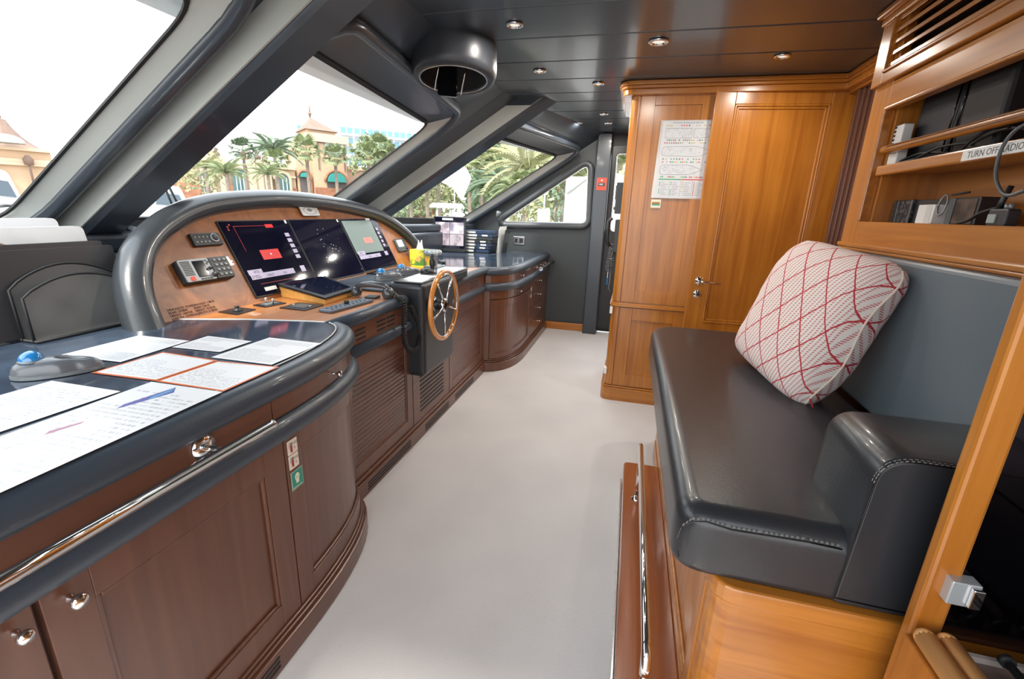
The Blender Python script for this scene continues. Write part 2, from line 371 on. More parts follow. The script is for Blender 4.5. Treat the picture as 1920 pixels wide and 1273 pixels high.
def text_mesh(body, size, mat, name, parent, origin, xdir, ydir, depth=.0004, align='LEFT', squeeze=1.):
    c = bpy.data.curves.new('txt', 'FONT'); c.body = body; c.size = size; c.extrude = depth; c.align_x = align; c.resolution_u = 2; c.space_line = .95
    t = bpy.data.objects.new('txt', c); COL.objects.link(t); dg = bpy.context.evaluated_depsgraph_get()
    me = bpy.data.meshes.new_from_object(t.evaluated_get(dg)); bpy.data.objects.remove(t)
    x = Vector(xdir).normalized(); y = Vector(ydir).normalized(); z = x.cross(y)
    b = BASE[root_of(parent).name]
    for v in me.vertices: v.co = Vector(origin) + x * v.co.x * squeeze + y * v.co.y + z * v.co.z - b
    me.materials.clear(); me.materials.append(mat); o = bpy.data.objects.new(name, me); COL.objects.link(o); o.parent = parent; return o
def frame4(o, x, y):
    x = Vector(x).normalized(); y = Vector(y); z = x.cross(y).normalized(); y = z.cross(x)
    return Matrix(((x.x, y.x, z.x, o[0]), (x.y, y.y, z.y, o[1]), (x.z, y.z, z.z, o[2]), (0, 0, 0, 1)))
def panel_door(P, s0, s1, z0, z1, off, parent, fr=.055, mat=shade_cherry, mat_in=None, name='door', th=.02, slats=0, bead=True, rec=.012):
    """framed door along a plan path: stiles and rails, recessed panel, bead moulding"""
    g = .0025; a, b, c, d = s0 + g, s1 - g, z0 + g, z1 - g
    m = MB(); m.wall(P, a, a + fr, c, d, off - th, off); m.wall(P, b - fr, b, c, d, off - th, off)
    m.wall(P, a + fr, b - fr, c, c + fr, off - th, off); m.wall(P, a + fr, b - fr, d - fr, d, off - th, off)
    o = m.build(name, mat, parent, bevel=.0015)
    MB().wall(P, a + fr, b - fr, c + fr, d - fr, off - th, off - rec).build('panel', mat_in or mat, o)
    if bead:
        w_ = .010; m = MB(); A, B_, C_, D_ = a + fr, b - fr, c + fr, d - fr
        m.wall(P, A, A + w_, C_, D_, off - rec, off - .003); m.wall(P, B_ - w_, B_, C_, D_, off - rec, off - .003)
        m.wall(P, A + w_, B_ - w_, C_, C_ + w_, off - rec, off - .003); m.wall(P, A + w_, B_ - w_, D_ - w_, D_, off - rec, off - .003)
        m.build('bead_moulding', mat, o, bevel=.003)
    if slats:
        h = (d - c - 2 * fr) / slats
        first = None
        for k in range(slats):
            z = c + fr + k * h
            MB().wall(P, a + fr + .011, b - fr - .011, z + .0008, z + h - .0008, off - rec, off - rec + .005).build('slat', teak_slat, o, bevel=.002, seg=1)
    return o
def knob(P, s, z, off, parent, r=.011):
    p, n = P.at(s); c = (p.x + n.x * off, p.y + n.y * off, z)
    return MB().lathe([(r * .55, 0), (r * .55, .002), (r * .35, .006), (r * .38, .014), (r, .019), (r * 1.1, .024), (r * .85, .029), (0, .031)], c, (n.x, n.y, 0), 14).build('knob', chrome, parent)

# ================================================================== STRUCTURE
CZ = 2.07
def BX(y): return -2.40 if y < 3.3 else -2.40 + (y - 3.3) * .352
def W(y, z, off=0.): return Vector((BX(y) + 1.6 * (z - 1.18) + off, y, z))
ST(MB().box(-1.25, 1.3, -.9, 5.10, -.05, 0).build('floor', carpet))
# outer hull walls below the windows and the dark ledge between dashboard and windscreen
ST(MB().prism([(-2.5, -1.2), (-1.98, -1.2), (-1.98, 3.3), (-1.80, 5.04), (-2.5, 5.04)], .60, 1.06).build('trim_1', head_lin, bevel=.02))
m = MB(); m.prism([(-2.46, -1.2), (-2.18, -1.2), (-2.18, 3.3), (-1.72, 5.04), (-1.98, 5.04), (-2.46, 3.3)], 1.06, 1.135)
ST(m.build('trim_2', head_lin, bevel=.018))
ST(MB().wall(Path([(-2.43, -1.2), (-2.43, 3.3), (-1.83, 5.03)]), 0, 20, 1.10, 1.19, 0, .035).build('trim_3', rubber, bevel=.006))

HOLES = {1: [(-.75, 1.165), (1.285, 1.18), (1.285, 1.88), (-.75, 1.88)],
         2: [(1.70, 1.185), (3.055, 1.20), (3.055, 1.835), (1.70, 1.885)],
         3: [(3.60, 1.185), (4.90, 1.172), (4.90, 1.845), (3.60, 1.875)]}
def rail_frame(n, hole, off0, r):
    """padded roll round a window opening"""
    q = roundpoly(hole, .085, 6); ring = offset_poly(q, r * .95 + .040)
    m = MB(); m.tube([W(a, b, off0) for a, b in ring], r, 10, closed=True)
    k = len(q); rv = MB(); rd = MB(); o2 = offset_poly(q, r * .95 + .028); yr = hole[1][0] - .05
    V_ = [W(a, b, -.03) for a, b in q] + [W(a, b, off0 + r * .9) for a, b in o2]
    rv.add(V_, [(i, (i + 1) % k, k + (i + 1) % k, k + i) for i in range(k) if min(q[i].x, q[(i + 1) % k].x) >= yr], True)
    rd.add(V_, [(i, (i + 1) % k, k + (i + 1) % k, k + i) for i in range(k) if min(q[i].x, q[(i + 1) % k].x) < yr], True)
    return q, m, rv, rd
def shell(name, y0, y1, holes, off, mat):
    outer = [(y0, 1.10), (y1, 1.10), (y1, 2.13), (y0, 2.13)]
    loops = [outer] + holes; flat = [p for l in loops for p in l]
    tris = tessellate_polygon([[Vector((a, b, 0)) for a, b in l] for l in loops])
    m = MB(); m.add([W(a, b, off) for a, b in flat], [tuple(t) for t in tris]); return m.build(name, mat, solid=.03)
for n, (y0, y1) in {1: (-1.2, 1.52), 2: (1.52, 3.3), 3: (3.3, 5.02)}.items():
    q, m, rv, rd = rail_frame(n, HOLES[n], .075, .030)
    win = m.build('window_%d' % n, head_lin); ST(win); rv.build('reveal', lit_lin, win); rd.build('reveal', head_lin, win)  # right-hand reveal pale, the rest dark: window light put into the colour
    g = MB(); g.add([W(a, b, -.022) for a, b in q], [list(range(len(q)))]); g.build('window_pane', glass, win)
    sq = offset_poly(q, -.012); k = len(q)
    g = MB(); g.add([W(a, b, -.018) for a, b in q] + [W(a, b, -.018) for a, b in sq] , [(i, (i + 1) % k, k + (i + 1) % k, k + i) for i in range(k)]); g.build('rubber_seal', rubber, win, solid=.008)
    ST(shell('wall_front_%d' % n, y0, y1, [[tuple(p) for p in offset_poly(q, .050)]], .0, head_lin))
# pillars between the windows
for (ya, yb, nm) in ((1.425, 1.60, 'trim_4'), (3.47, 3.625, 'trim_5')):
    m = MB(); k = 8; prof = [(ya, -.02), (ya, .215), (ya + .02, .245), (yb - .02, .25), (yb, .225), (yb, -.02)]
    vs = [W(y, 1.08 + (2.075 - 1.08) * i / k, o) for i in range(k + 1) for y, o in prof]; n_ = len(prof)
    m.add(vs, [(i * n_ + j, i * n_ + (j + 1) % n_, (i + 1) * n_ + (j + 1) % n_, (i + 1) * n_ + j) for i in range(k) for j in range(n_)])
    o = ST(m.build(nm, head_lin, bevel=.008)); 
    # pale overlay on the dark pillar side: window light painted as colour
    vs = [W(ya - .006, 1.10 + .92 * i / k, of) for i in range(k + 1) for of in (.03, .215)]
    MB().add(vs, [(2 * i, 2 * i + 1, 2 * i + 3, 2 * i + 2) for i in range(k)]).build('side_panel', lit_lin, o, solid=.008)  # added overlay, only carries the painted window light
# outside eyebrow above the windscreen
ey = MB(); ey.grid(lambda u, v: W(-1.2 + 6.3 * u, 1.93 - .02 * v, -.06 - .24 * v) + Vector((0, 0, -.03 * v * v)), 14, 5)
ST(ey.build('trim_6', M('white_gelcoat', (.74, .78, .80), .35), solid=.02))

# ceiling boards
ceil = MB().prism([(-1.02, -.6), (1.3, -.6), (1.3, 5.1), (-.40, 5.1), (-.98, 3.3), (-1.02, 3.2)], CZ + .022, CZ + .05).build('ceiling', rubber); ST(ceil)
SE = [-.60, -.335, 0, .335, .67, 1.005, 1.34, 1.675, 2.012, 2.345, 2.69, 3.03, 3.36, 3.61, 3.94, 4.25, 4.62, 5.04]
def cx(y): return -1.015 if y < 3.3 else -1.015 + (y - 3.3) * .352
for a, b in zip(SE, SE[1:]):
    g = .004; MB().prism([(cx(a) , a + g), (1.25, a + g), (1.25, b - g), (cx(b), b - g)], CZ, CZ + .02).build('ceiling_board', head_lin, ceil, bevel=.005, seg=2)
# far side wall with raked window and door opening
YF = 5.05
def fw(u, v): p = onY(u, v, YF); return (p.x, p.z)
tri = roundpoly([fw(940, 416), fw(1104, 307), fw(1099, 419)], [.075, .085, .06], 6)
outer = [(-.27, 0), (-2.35, 0), (-2.35, 1.05), (-1.90, 1.12), (-.30, 2.12), (-.27, 2.12)]
def wallplate(name, outer, holes, y, mat, th=.04):
    loops = [outer] + holes; flat = [p for l in loops for p in l]
    tr = tessellate_polygon([[Vector((a, b, 0)) for a, b in l] for l in loops])
    return MB().add([(a, y, b) for a, b in flat], [tuple(t) for t in tr]).build(name, mat, solid=th)
ST(wallplate('wall_far', outer, [[tuple(p) for p in offset_poly(tri, .01)]], YF + .02, wall_blk))
tw = MB(); ring = offset_poly(tri, .032); tw.tube([(a, YF - .012, b) for a, b in ring], .036, 10, closed=True)
k = len(tri); tw.add([(a, YF + .045, b) for a, b in tri] + [(a, YF - .015, b) for a, b in offset_poly(tri, .006)], [(i, (i + 1) % k, k + (i + 1) % k, k + i) for i in range(k)], True)
win = ST(tw.build('window_4', M('frame_leather', (.06, .066, .07), .36, coat=.2)))
MB().add([(a, YF + .035, b) for a, b in tri], [list(range(k))]).build('window_pane', glass, win)
sq = offset_poly(tri, -.010)
MB().add([(a, YF - .012, b) for a, b in tri] + [(a, YF - .012, b) for a, b in sq], [(i, (i + 1) % k, k + (i + 1) % k, k + i) for i in range(k)]).build('metal_edge', steel, win, solid=.004)
ST(MB().box(-.425, -.275, 4.94, 5.06, 0, 2.07).build('trim_7', head_lin, bevel=.012))
ST(MB().box(-.93, -.425, 5.02, 5.035, 0, .085).build('baseboard_far', cherry_x, bevel=.006))
ST(MB().box(-.275, .9, 5.06, 5.10, 1.96, 2.12).build('wall_far_header', wall_blk))
# side door (black, glazed)
d = T('door_1', '', '', (0, 5.07, 0)); del d['label']; del d['category']; ST(d)
fo = [(-.27, .02), (.42, .02), (.42, 1.955), (-.27, 1.955)]; fi = rrect(-.225, .34, 1.12, 1.885, .03)
loops = [fo, fi]; tr = tessellate_polygon([[Vector((a, b, 0)) for a, b in l] for l in loops]); flat = fo + fi
MB().add([(a, 5.075, b) for a, b in flat], [tuple(t) for t in tr]).build('door_leaf', blackp, d, solid=.04)
MB().add([(a, 5.075, b) for a, b in fi], [list(range(len(fi)))]).build('door_glass', glass, d)
k = len(fi); MB().tube([(a, 5.05, b) for a, b in fi], .008, 6, closed=True).build('glazing_trim', steel, d)
MB().tube([(a, 5.04, b) for a, b in rrect(-.208, -.178, .83, .99, .014)], .004, 6, closed=True).build('recessed_pull', steel, d)
MB().lathe([(.022, 0), (.022, .012), (.012, .014), (.012, .02)], (-.205, 5.053, .74), (0, -1, 0), 16).build('lock', steel, d)
MB().box(-.208, -.203, 5.028, 5.033, .62, .73).build('key_ring', steel, d)
MB().box(-.214, -.196, 5.022, 5.036, .55, .63).build('key_tag', M('blue_tag', (.02, .16, .36), .4), d, bevel=.003)
MB().box(-.27, .42, 5.045, 5.06, .02, .05).build('threshold_strip', rubber, d)
ST(MB().box(.42, .46, 5.0, 5.12, 0, 2.1).build('trim_8', head_lin))
# right wall and recess behind the wooden door
ST(MB().box(1.16, 1.22, -.6, 5.1, 0, 2.1).build('wall_right', cherry))
ST(MB().box(.40, 1.2, 3.30, 3.34, 0, 2.1).build('wall_inner', shade_cherry))
ST(MB().box(1.045, 1.16, 2.30, 2.42, 0, 2.07).build('trim_9', cherry, bevel=.004))
ST(MB().box(1.08, 1.12, 2.42, 3.18, 1.98, 2.07).build('trim_10', cherry_y))
j = MB()
for k in range(4): j.box(1.085 + .012 * k, 1.16, 3.02 - .03 * k, 3.05 - .03 * k, 0, 1.98)
ST(j.build('trim_11', shade_cherry, bevel=.003))

# crown moulding over wardrobe, door and side wall
cp = Path([(-.13, 3.78), (-.13, 3.20)] + bez((-.13, 3.20), (-.13, 3.14), (-.12, 3.125), (-.06, 3.12), 6)[1:] + [(1.05, 3.10), (1.06, 2.40)], 1)
m = MB()
for z0, z1, o in ((2.045, 2.068, .030), (2.028, 2.045, .020), (1.995, 2.028, .006)): m.wall(cp, 0, cp.c[-1], z0, z1, -.06, o)
ST(m.build('trim_12', cherry_x, bevel=.005))

# ================================================================== HELM SIDE JOINERY
# near chart cabinet ------------------------------------------------
NP = Path([(-.87, -.70), (-.87, -.3), (-.87, .3), (-.87, .90)] + bez((-.87, .92), (-.87, 1.24), (-.945, 1.48), (-1.10, 1.50), 14), 1)
LN = NP.c[-1]; y2s = lambda y: y + .70
def counter_top_poly(P, extra, off): return [tuple(Vector((p[0], p[1]))) for p in P.pts(0, P.c[-1], off, 0)] + extra
cab = T('chart_cabinet', 'dark brown cabinet under the near chart counter, rounded at its far end', 'cabinet', (-1.2, .4, 0))
MB().wall(NP, 0, LN, .012, .80, -.10, -.020).build('carcass', shade_cherry, cab)
m = MB(); m.wall(NP, 0, LN, 0, .075, -.08, .026); m.build('plinth', shade_cherry_y, cab, bevel=.006)
m = MB(); m.wall(NP, 0, LN, .078, .088, -.05, .014); m.wall(NP, 0, LN, .092, .10, -.05, .008); m.build('plinth_moulding', shade_cherry_y, cab, bevel=.003)
for k in range(3): MB().wall(NP, y2s(.62), y2s(.80), .022 + k * .016, .030 + k * .016, .020, .0275).build('vent_slot', rubber, cab)
sS = y2s(.932)
for a, b in ((-.55, -.08), (-.075, .375)):
    d_ = panel_door(NP, y2s(a), y2s(b), .10, .675, 0, cab, fr=.075)
    knob(NP, y2s(b) - .028, .635, 0, d_)
d_ = panel_door(NP, y2s(.38), sS, .10, .675, 0, cab, fr=.072); knob(NP, y2s(.42), .632, 0, d_, .013)
d_ = panel_door(NP, sS, LN - .02, .10, .675, 0, cab, fr=.060)
dr = MB().wall(NP, y2s(-.55), y2s(.905), .738, .80, -.02, 0).build('drawer', shade_cherry_y, cab, bevel=.002)
dr = MB().wall(NP, y2s(.909), LN - .02, .738, .80, -.02, 0).build('drawer', shade_cherry_y, cab, bevel=.002); knob(NP, y2s(1.20), .768, 0, dr, .010)
MB().tube(NP.pts(0, LN, -.004, .703), .034, 14, up=(0, 0, 1)).build('padded_bumper', pad_lea, cab)
# worktop
top = T('chart_counter', 'dark glossy chart worktop with a padded black leather rim, nearest the camera', 'worktop', (-1.3, .4, .80))
rim = NP.pts(0, LN, -.022, .825)
MB().tube(rim, .043, 16, up=(0, 0, 1), sy=.86).build('padded_rim', pad_lea, top)
poly = [tuple(q[:2]) for q in NP.pts(0, LN - .10, -.045, 0)] + [(-1.11, 1.452), (-1.40, 1.375), (-1.74, 1.235), (-2.00, 1.235), (-2.0, -.7)]
MB().prism(poly, .80, .862).build('glass_top', slate, top)
edge = NP.pts(0, LN - .02, -.043, .8625) + [(-1.16, 1.443, .8625), (-1.40, 1.375, .8625), (-1.70, 1.25, .8625)]
MB().tube(edge, .0022, 6).build('inlay_line', whiteline, top)
# chrome grab rail
gr = T('grab_rail', 'long chrome grab rail along the near chart cabinet', 'rail', (-.80, .3, .77))
MB().tube([(-.808, -.6, .772), (-.808, .835, .772)], .0125, 14).ball((-.808, .835, .772), .0125).build('bar', chrome, gr)
for y in (.70, -.2):
    MB().lathe([(.028, 0), (.028, .006), (.010, .008)], (-.87, y, .772), (1, 0, 0), 20).build('flange', chrome, gr)
    MB().tube([(-.866, y, .772), (-.806, y, .772)], .008, 10).build('bracket', chrome, gr)
# console base between the two counters --------------------------------
CP = Path([(-1.085, 1.48), (-1.085, 3.42)], 1); c2s = lambda y: y - 1.48
cb = T('console_cabinet', 'brown slatted cabinet under the helm console between the two counters', 'cabinet', (-1.2, 2.45, 0))
MB().wall(CP, 0, 1.94, .012, .80, -.12, -.020).build('carcass', shade_cherry, cb)
MB().wall(CP, 0, 1.94, 0, .080, -.08, .020).build('plinth', shade_cherry_y, cb, bevel=.004)
MB().wall(CP, 0, 1.94, .084, .10, -.05, .010).build('plinth_moulding', shade_cherry_y, cb, bevel=.003)
for a, b in ((1.62, 2.05), (2.24, 2.60), (2.72, 3.10)):
    for k in range(3): MB().wall(CP, c2s(a), c2s(b), .020 + k * .016, .028 + k * .016, .014, .0215).build('vent_slot', rubber, cb)
d_ = panel_door(CP, c2s(1.50), c2s(2.13), .10, .670, 0, cb, fr=.062, slats=20); knob(CP, c2s(1.56), .60, 0, d_)
d_ = MB().wall(CP, c2s(2.135), c2s(2.66), .10, .46, -.02, 0).build('access_panel', shade_cherry_y, cb, bevel=.002); knob(CP, c2s(2.44), .425, 0, d_, .010)
for k in range(9): MB().wall(CP, c2s(2.22), c2s(2.56), .15 + k * .026, .162 + k * .026, -.004, .0012).build('grille_slot', rubber, d_)
d_ = panel_door(CP, c2s(2.665), c2s(3.40), .10, .670, 0, cb, fr=.062, slats=20)
MB().wall(CP, 0, 1.94, .716, .812, -.02, .0).build('vent_strip', shade_cherry_y, cb)
for yc in (1.56, 1.66, 1.83, 1.92, 2.60, 2.70, 2.80, 3.10, 3.20):
    for k in range(3): MB().wall(CP, c2s(yc - .038), c2s(yc + .038), .740 + k * .020, .749 + k * .020, -.005, .0012).build('vent_slot', rubber, cb)
MB().tube([(-1.085, 1.46, .698), (-1.085, 3.42, .698)], .026, 14, up=(0, 0, 1)).build('padded_bumper', pad_lea, cb)
# console desk --------------------------------------------------------
desk = T('helm_console', 'arched helm dashboard with burl wood fascia and black leather hood', 'dashboard', (-1.5, 2.4, .80))
MB().prism([(-1.09, 1.40), (-1.09, 3.43), (-1.76, 3.43), (-1.76, 1.12)], .80, .856).build('desk_top', desk_wood, desk)
m = MB(); m.tube([(-1.088, 1.45, .838), (-1.088, 2.055, .838)], .031, 16, up=(0, 0, 1), sy=.9); m.ball((-1.088, 2.055, .838), .029); m.build('padded_edge', pad_lea, desk); m = MB(); m.tube([(-1.088, 2.54, .838), (-1.088, 3.43, .838)], .031, 16, up=(0, 0, 1), sy=.9)
m.build('padded_edge', pad_lea, desk)
MB().prism(rrect(-1.61, -1.13, 2.12, 2.95, .03), .854, .872).build('leather_mat', pad_lea, desk, bevel=.006)
P0 = Vector((-1.61, 0, .868)); PU = Vector((-.454, 0, .891)); PN = Vector((.891, 0, .454)); PY = Vector((0, 1, 0))
def PW(y, h, n=0.): return P0 + PY * y + PU * h + PN * n
inner = [(1.208, -.05), (1.232, .085), (1.270, .172), (1.335, .252), (1.441, .323), (1.602, .387), (1.799, .424), (2.14, .448), (2.557, .430), (2.906, .381), (3.089, .325), (3.251, .225), (3.335, .122), (3.39, -.05)]
def catmull(pts, k=4):
    out = []; P = [Vector(p) for p in pts]
    for i in range(len(P) - 1):
        a, b, c, d = P[max(i - 1, 0)], P[i], P[i + 1], P[min(i + 2, len(P) - 1)]
        for j in range(k):
            t = j / k; out.append(.5 * ((2 * b) + (c - a) * t + (2 * a - 5 * b + 4 * c - d) * t * t + (3 * b - a - 3 * c + d) * t ** 3))
    return out + [P[-1]]
arch = catmull(inner, 4)
MB().prism([(p.x, p.y) for p in arch], -.02, 0, lambda a, b, c: PW(a, b, c)).build('burl_fascia', burl, desk)
# hood
ad = []
for i in range(len(arch)):
    t = (arch[min(i + 1, len(arch) - 1)] - arch[max(i - 1, 0)]).normalized(); ad.append(Vector((-t.y, t.x)))
prof = [(0, -.01), (0, .018), (.006, .034), (.018, .048), (.035, .056), (.055, .054), (.074, .044), (.088, .026), (.095, .004), (.092, -.03), (.075, -.055), (.0, -.06), (-.03, -.062), (-.05, -.064)]
wd = lambda i: 1.0 + .15 * max(0, 1 - i / 14)
m = MB(); m.grid(lambda u, v: PW(*(arch[round(u * (len(arch) - 1))] + ad[round(u * (len(arch) - 1))] * prof[round(v * (len(prof) - 1))][0] * wd(u * (len(arch) - 1))), prof[round(v * (len(prof) - 1))][1]), len(arch), len(prof))
m.build('hood', M('hood_leather', (.035, .040, .046), .30, coat=.25, bump=.04, scale=150), desk)
# closing board behind the hood
MB().prism([(p.x, p.y) for p in arch], -.062, -.05, lambda a, b, c: PW(a, b, c)).build('hood_back', head_lin, desk)
# engraved text
dark_ink = M('engraved_brown', (.055, .018, .008), .5)
for (y, s) in ((1.262, 'DRAUGHTS  TONS\nBEAM  STERN\nHEIGHT  ABOVE\nLENGTH  OVERALL'), (1.364, 'DRAUGHT 1.90 M\nBEAM 7.50 M\nHEIGHT 10.50 M\nLENGTH 31.00 M')):
    text_mesh(s, .0125, dark_ink, 'engraved_text', desk, PW(y, .030, .0006), PY, PU)
# three touch displays -------------------------------------------------
def pm(y, h, n=0.): return frame4(PW(y, h, n), PY, PU)
scr_dark = M('screen_navy', (.004, .004, .012), .06, emit=.02, ecol=(.03, .03, .10), spec=.35)
lil = M('screen_lilac', (.10, .09, .13), .3, emit=.33, ecol=(.72, .62, .80)); redE = M('screen_red', (.15, .005, .005), .3, emit=.36, ecol=(.95, .04, .04)); dred = M('screen_dark_red', (.1, .01, .01), .3, emit=.25, ecol=(.8, .05, .05))
inkE = M('screen_ink', (.015, .015, .03), .4); greyE = M('screen_grey', (.18, .22, .21), .1, emit=.10, ecol=(.45, .6, .55))
def flat(p, name, mat, x0, x1, y0, y1, z0=.0102, z1=.0108, sk=0): return MB().prism([(x0, y0), (x1, y0), (x1, y1), (x0, y1)], z0, z1).build(name, mat, p)
def display(y0, y1, h0, h1, label):
    t = T('touch_display', label, 'screen', None, None, pm(y0, h0)); w_, h_ = y1 - y0, h1 - h0
    MB().prism(rrect(0, w_, 0, h_, .006), 0, .008).build('bezel', blackp, t, bevel=.0015)
    MB().prism(rrect(.006, w_ - .006, .006, h_ - .006, .004), .008, .0100).build('glass_face', scr_dark, t)
    return t, w_, h_
d1, w1, h1 = display(1.663, 2.102, .006, .378, 'left touch display with a bright red box, nearest the mesh rack')
flat(d1, 'red_box', redE, .149, .268, .170, .219); 
for (x0, x1, y0, y1) in ((.022, .105, .106, .130), (.026, .305, .083, .106), (.355, .388, .084, .116)): flat(d1, 'readout_box', lil, x0, x1, y0, y1)
flat(d1, 'readout_box', lil, .105, .305, .083, .110)
for k in range(5): flat(d1, 'side_button', lil, .366, .396, .278 - k * .030, .298 - k * .030)
flat(d1, 'status_label', redE, .262, .312, .330, .348); flat(d1, 'heading_line', dred, .07, .262, .3405, .3425); flat(d1, 'heading_line', dred, .072, .0735, .22, .34); flat(d1, 'base_line', dred, .06, .34, .058, .0595)
for x, y in ((.036, .335), (.05, .345), (.035, .322)): flat(d1, 'red_symbol', dred, x, x + .008, y, y + .008)
flat(d1, 'label_tape', white, .066, .138, .022, .040, .0102, .0115); flat(d1, 'label_tape', white, .408, .420, .350, .368, .0102, .0115)
X = d1.matrix_world
def dt(t, s, size, mat, x, y, nm='readout_digits', z=.0112, al='LEFT'):
    return text_mesh(s, size, mat, nm, t, (x, y, z), (1, 0, 0), (0, 1, 0), .0002, al)
dt(d1, '4732', .017, inkE, .052, .112); dt(d1, 'kts', .006, inkE, .094, .112); dt(d1, '194.5°', .019, inkE, .118, .087); dt(d1, '0.1', .019, inkE, .228, .087)
dt(d1, '25 06.850 N\n077 18.708 W', .0095, inkE, .030, .096); dt(d1, '+', .022, M('screen_white', (.5, .5, .5), .4, emit=.8, ecol=(1, 1, 1)), .202, .188)
for k in range(3): flat(d1, 'red_box_text', dred, .165, .25, .180 + k * .009, .182 + k * .009, .0109, .0112)
d2, w2, h2 = display(2.106, 2.548, .012, .379, 'dark middle touch display with faint radar specks')
flat(d2, 'label_tape', white, .412, .424, .344, .362, .0102, .0115)
sp_ = M('radar_speck', (.2, .2, .25), .4, emit=.5, ecol=(.8, .8, 1))
for k in range(26):
    x = .21 + random.gauss(0, .05); y = .19 + random.gauss(0, .05); r_ = random.uniform(.001, .003); flat(d2, 'radar_speck', sp_, x, x + r_ * 2, y, y + r_)
MB().lathe([(.003, 0), (.003, .001)], (.425, .03, .0101), (0, 0, 1), 10).build('touch_key', silver, d2)
d3, w3, h3 = display(2.552, 2.985, .018, .377, 'right touch display with a faint red box and grey chart, farthest along')
flat(d3, 'chart_area', greyE, .01, .34, .12, .345, .0101, .0102); flat(d3, 'red_box', M('screen_soft_red', (.3, .1, .08), .3, emit=.35, ecol=(.9, .25, .2)), .155, .255, .185, .225)
for (x0, x1, y0, y1) in ((.02, .10, .110, .136), (.02, .27, .083, .108), (.33, .37, .085, .115)): flat(d3, 'readout_box', lil, x0, x1, y0, y1)
for k in range(5): flat(d3, 'side_button', lil, .362, .388, .27 - k * .030, .29 - k * .030)
flat(d3, 'label_tape', white, .29, .34, .345, .360, .0102, .0115); dt(d3, '4732', .017, inkE, .035, .116); dt(d3, '194', .017, inkE, .12, .088); dt(d3, '0.1', .017, inkE, .21, .088)
# radio telephone unit ---------------------------------------------------
t = T('radio_transceiver', 'silver-grey radio unit with speaker grille, screen and keypad on the burl fascia', 'radio', None, None, pm(1.368, .112))
MB().prism(rrect(0, .226, 0, .098, .008), 0, .028).build('housing', blackp, t, bevel=.003)
MB().prism(rrect(.002, .134, .003, .095, .006), .028, .034).build('faceplate', silver, t, bevel=.002)
for k in range(9): MB().box(.008, .046, .030 + k * .0068, .0335 + k * .0068, .034, .0355).build('grille_slot', blackp, t)
MB().box(.058, .108, .018, .086, .034, .0358).build('display', blackg, t, bevel=.001)
MB().prism(rrect(.020, .038, .008, .024, .003), .034, .037).build('distress_button', red, t)
for k in range(4): MB().box(.062 + k * .014, .072 + k * .014, .007, .013, .034, .0365).build('soft_key', dgrey, t, bevel=.001)
for x, y in ((.118, .084), (.118, .070), (.126, .077)): MB().prism(rrect(x - .004, x + .004, y - .003, y + .003, .002), .034, .0365).build('small_key', dgrey, t)
for x, y, r_ in ((.122, .050, .007), (.130, .022, .011)): MB().lathe([(r_, 0), (r_, .006), (r_ * .8, .010), (r_ * .7, .018), (0, .018)], (x, y, .034), (0, 0, 1), 16).build('knob', dgrey, t)
MB().prism(rrect(.137, .224, .003, .095, .006), .028, .034).build('keypad', dgrey, t, bevel=.002)
for i in range(3):
    for j_ in range(4):
        kk = MB().prism(rrect(.152 + i * .023, .168 + i * .023, .012 + j_ * .021, .025 + j_ * .021, .004), .034, .0375).build('key', greyp, t, bevel=.001)
        dt(t, '123456789*0#'[(3 - j_) * 3 + i], .009, white, .160 + i * .023, .015 + j_ * .021, 'key_legend', .0377, 'CENTER')
MB().prism([(.226, .05), (.24, .05), (.252, .056), (.24, .062), (.252, .070), (.24, .076), (.238, .092), (.224, .092)], .030, .031).build('paper_tag', white, t)
# remote keypad
t = T('keypad_panel', 'slim black keypad with a round dial above the silver radio', 'keypad', None, None, pm(1.498, .266))
MB().prism(rrect(0, .14, 0, .056, .006), 0, .014).build('housing', blackp, t, bevel=.003)
MB().lathe([(.021, 0), (.021, .003), (.018, .004), (.014, .004)], (.108, .032, .014), (0, 0, 1), 24).build('dial_ring', silver, t)
MB().lathe([(.0135, 0), (.0135, .006), (0, .006)], (.108, .032, .0145), (0, 0, 1), 20).build('dial', dgrey, t)
for i in range(4):
    for j_ in range(2): MB().prism(rrect(.014 + i * .019, .021 + i * .019, .014 + j_ * .021, .020 + j_ * .021, .002), .014, .016).build('key', silver, t)
# autopilot display
t = T('autopilot_display', 'small black instrument with a pale square screen at the right end of the fascia', 'instrument', None, None, pm(3.085, .108))
MB().prism(rrect(0, .155, 0, .104, .014), 0, .014).build('housing', dgrey, t, bevel=.004)
MB().prism(rrect(.024, .104, .038, .092, .004), .014, .016).build('screen', M('lcd_pale', (.45, .52, .52), .2, emit=.45, ecol=(.85, .95, .95)), t)
for i in range(3):
    for j_ in range(2): MB().prism(rrect(.022 + i * .027, .040 + i * .027, .010 + j_ * .014, .019 + j_ * .014, .003), .014, .017).build('key', greyp, t)
MB().lathe([(.011, 0), (.011, .005), (0, .005)], (.132, .022, .014), (0, 0, 1), 16).build('dial', blackp, t)
# compass-like plate on the brow
t = T('instrument_plate', 'small white square dial plate with black ring marks on the brow above the screens', 'plate', None, None, pm(2.236, .396, .010))
MB().prism(rrect(0, .145, 0, .060, .010), 0, .006).build('plate', M('plate_white', (.62, .60, .58), .35), t, bevel=.001)
for k in range(22):
    a = 2 * PI * k / 22; x, y = .0725 + .052 * math.cos(a), .030 + .022 * math.sin(a); MB().box(x - .003, x + .003, y - .0015, y + .0015, .006, .0066).build('tick_mark', blackp, t)
MB().lathe([(.022, 0), (.022, .0006)], (.0725, .034, .006), (0, 0, 1), 20, ell=.45).build('dial_centre', silver, t)
MB().box(.02, .13, .058, .10, .016, .019).build('bracket_tab', smoked, t)
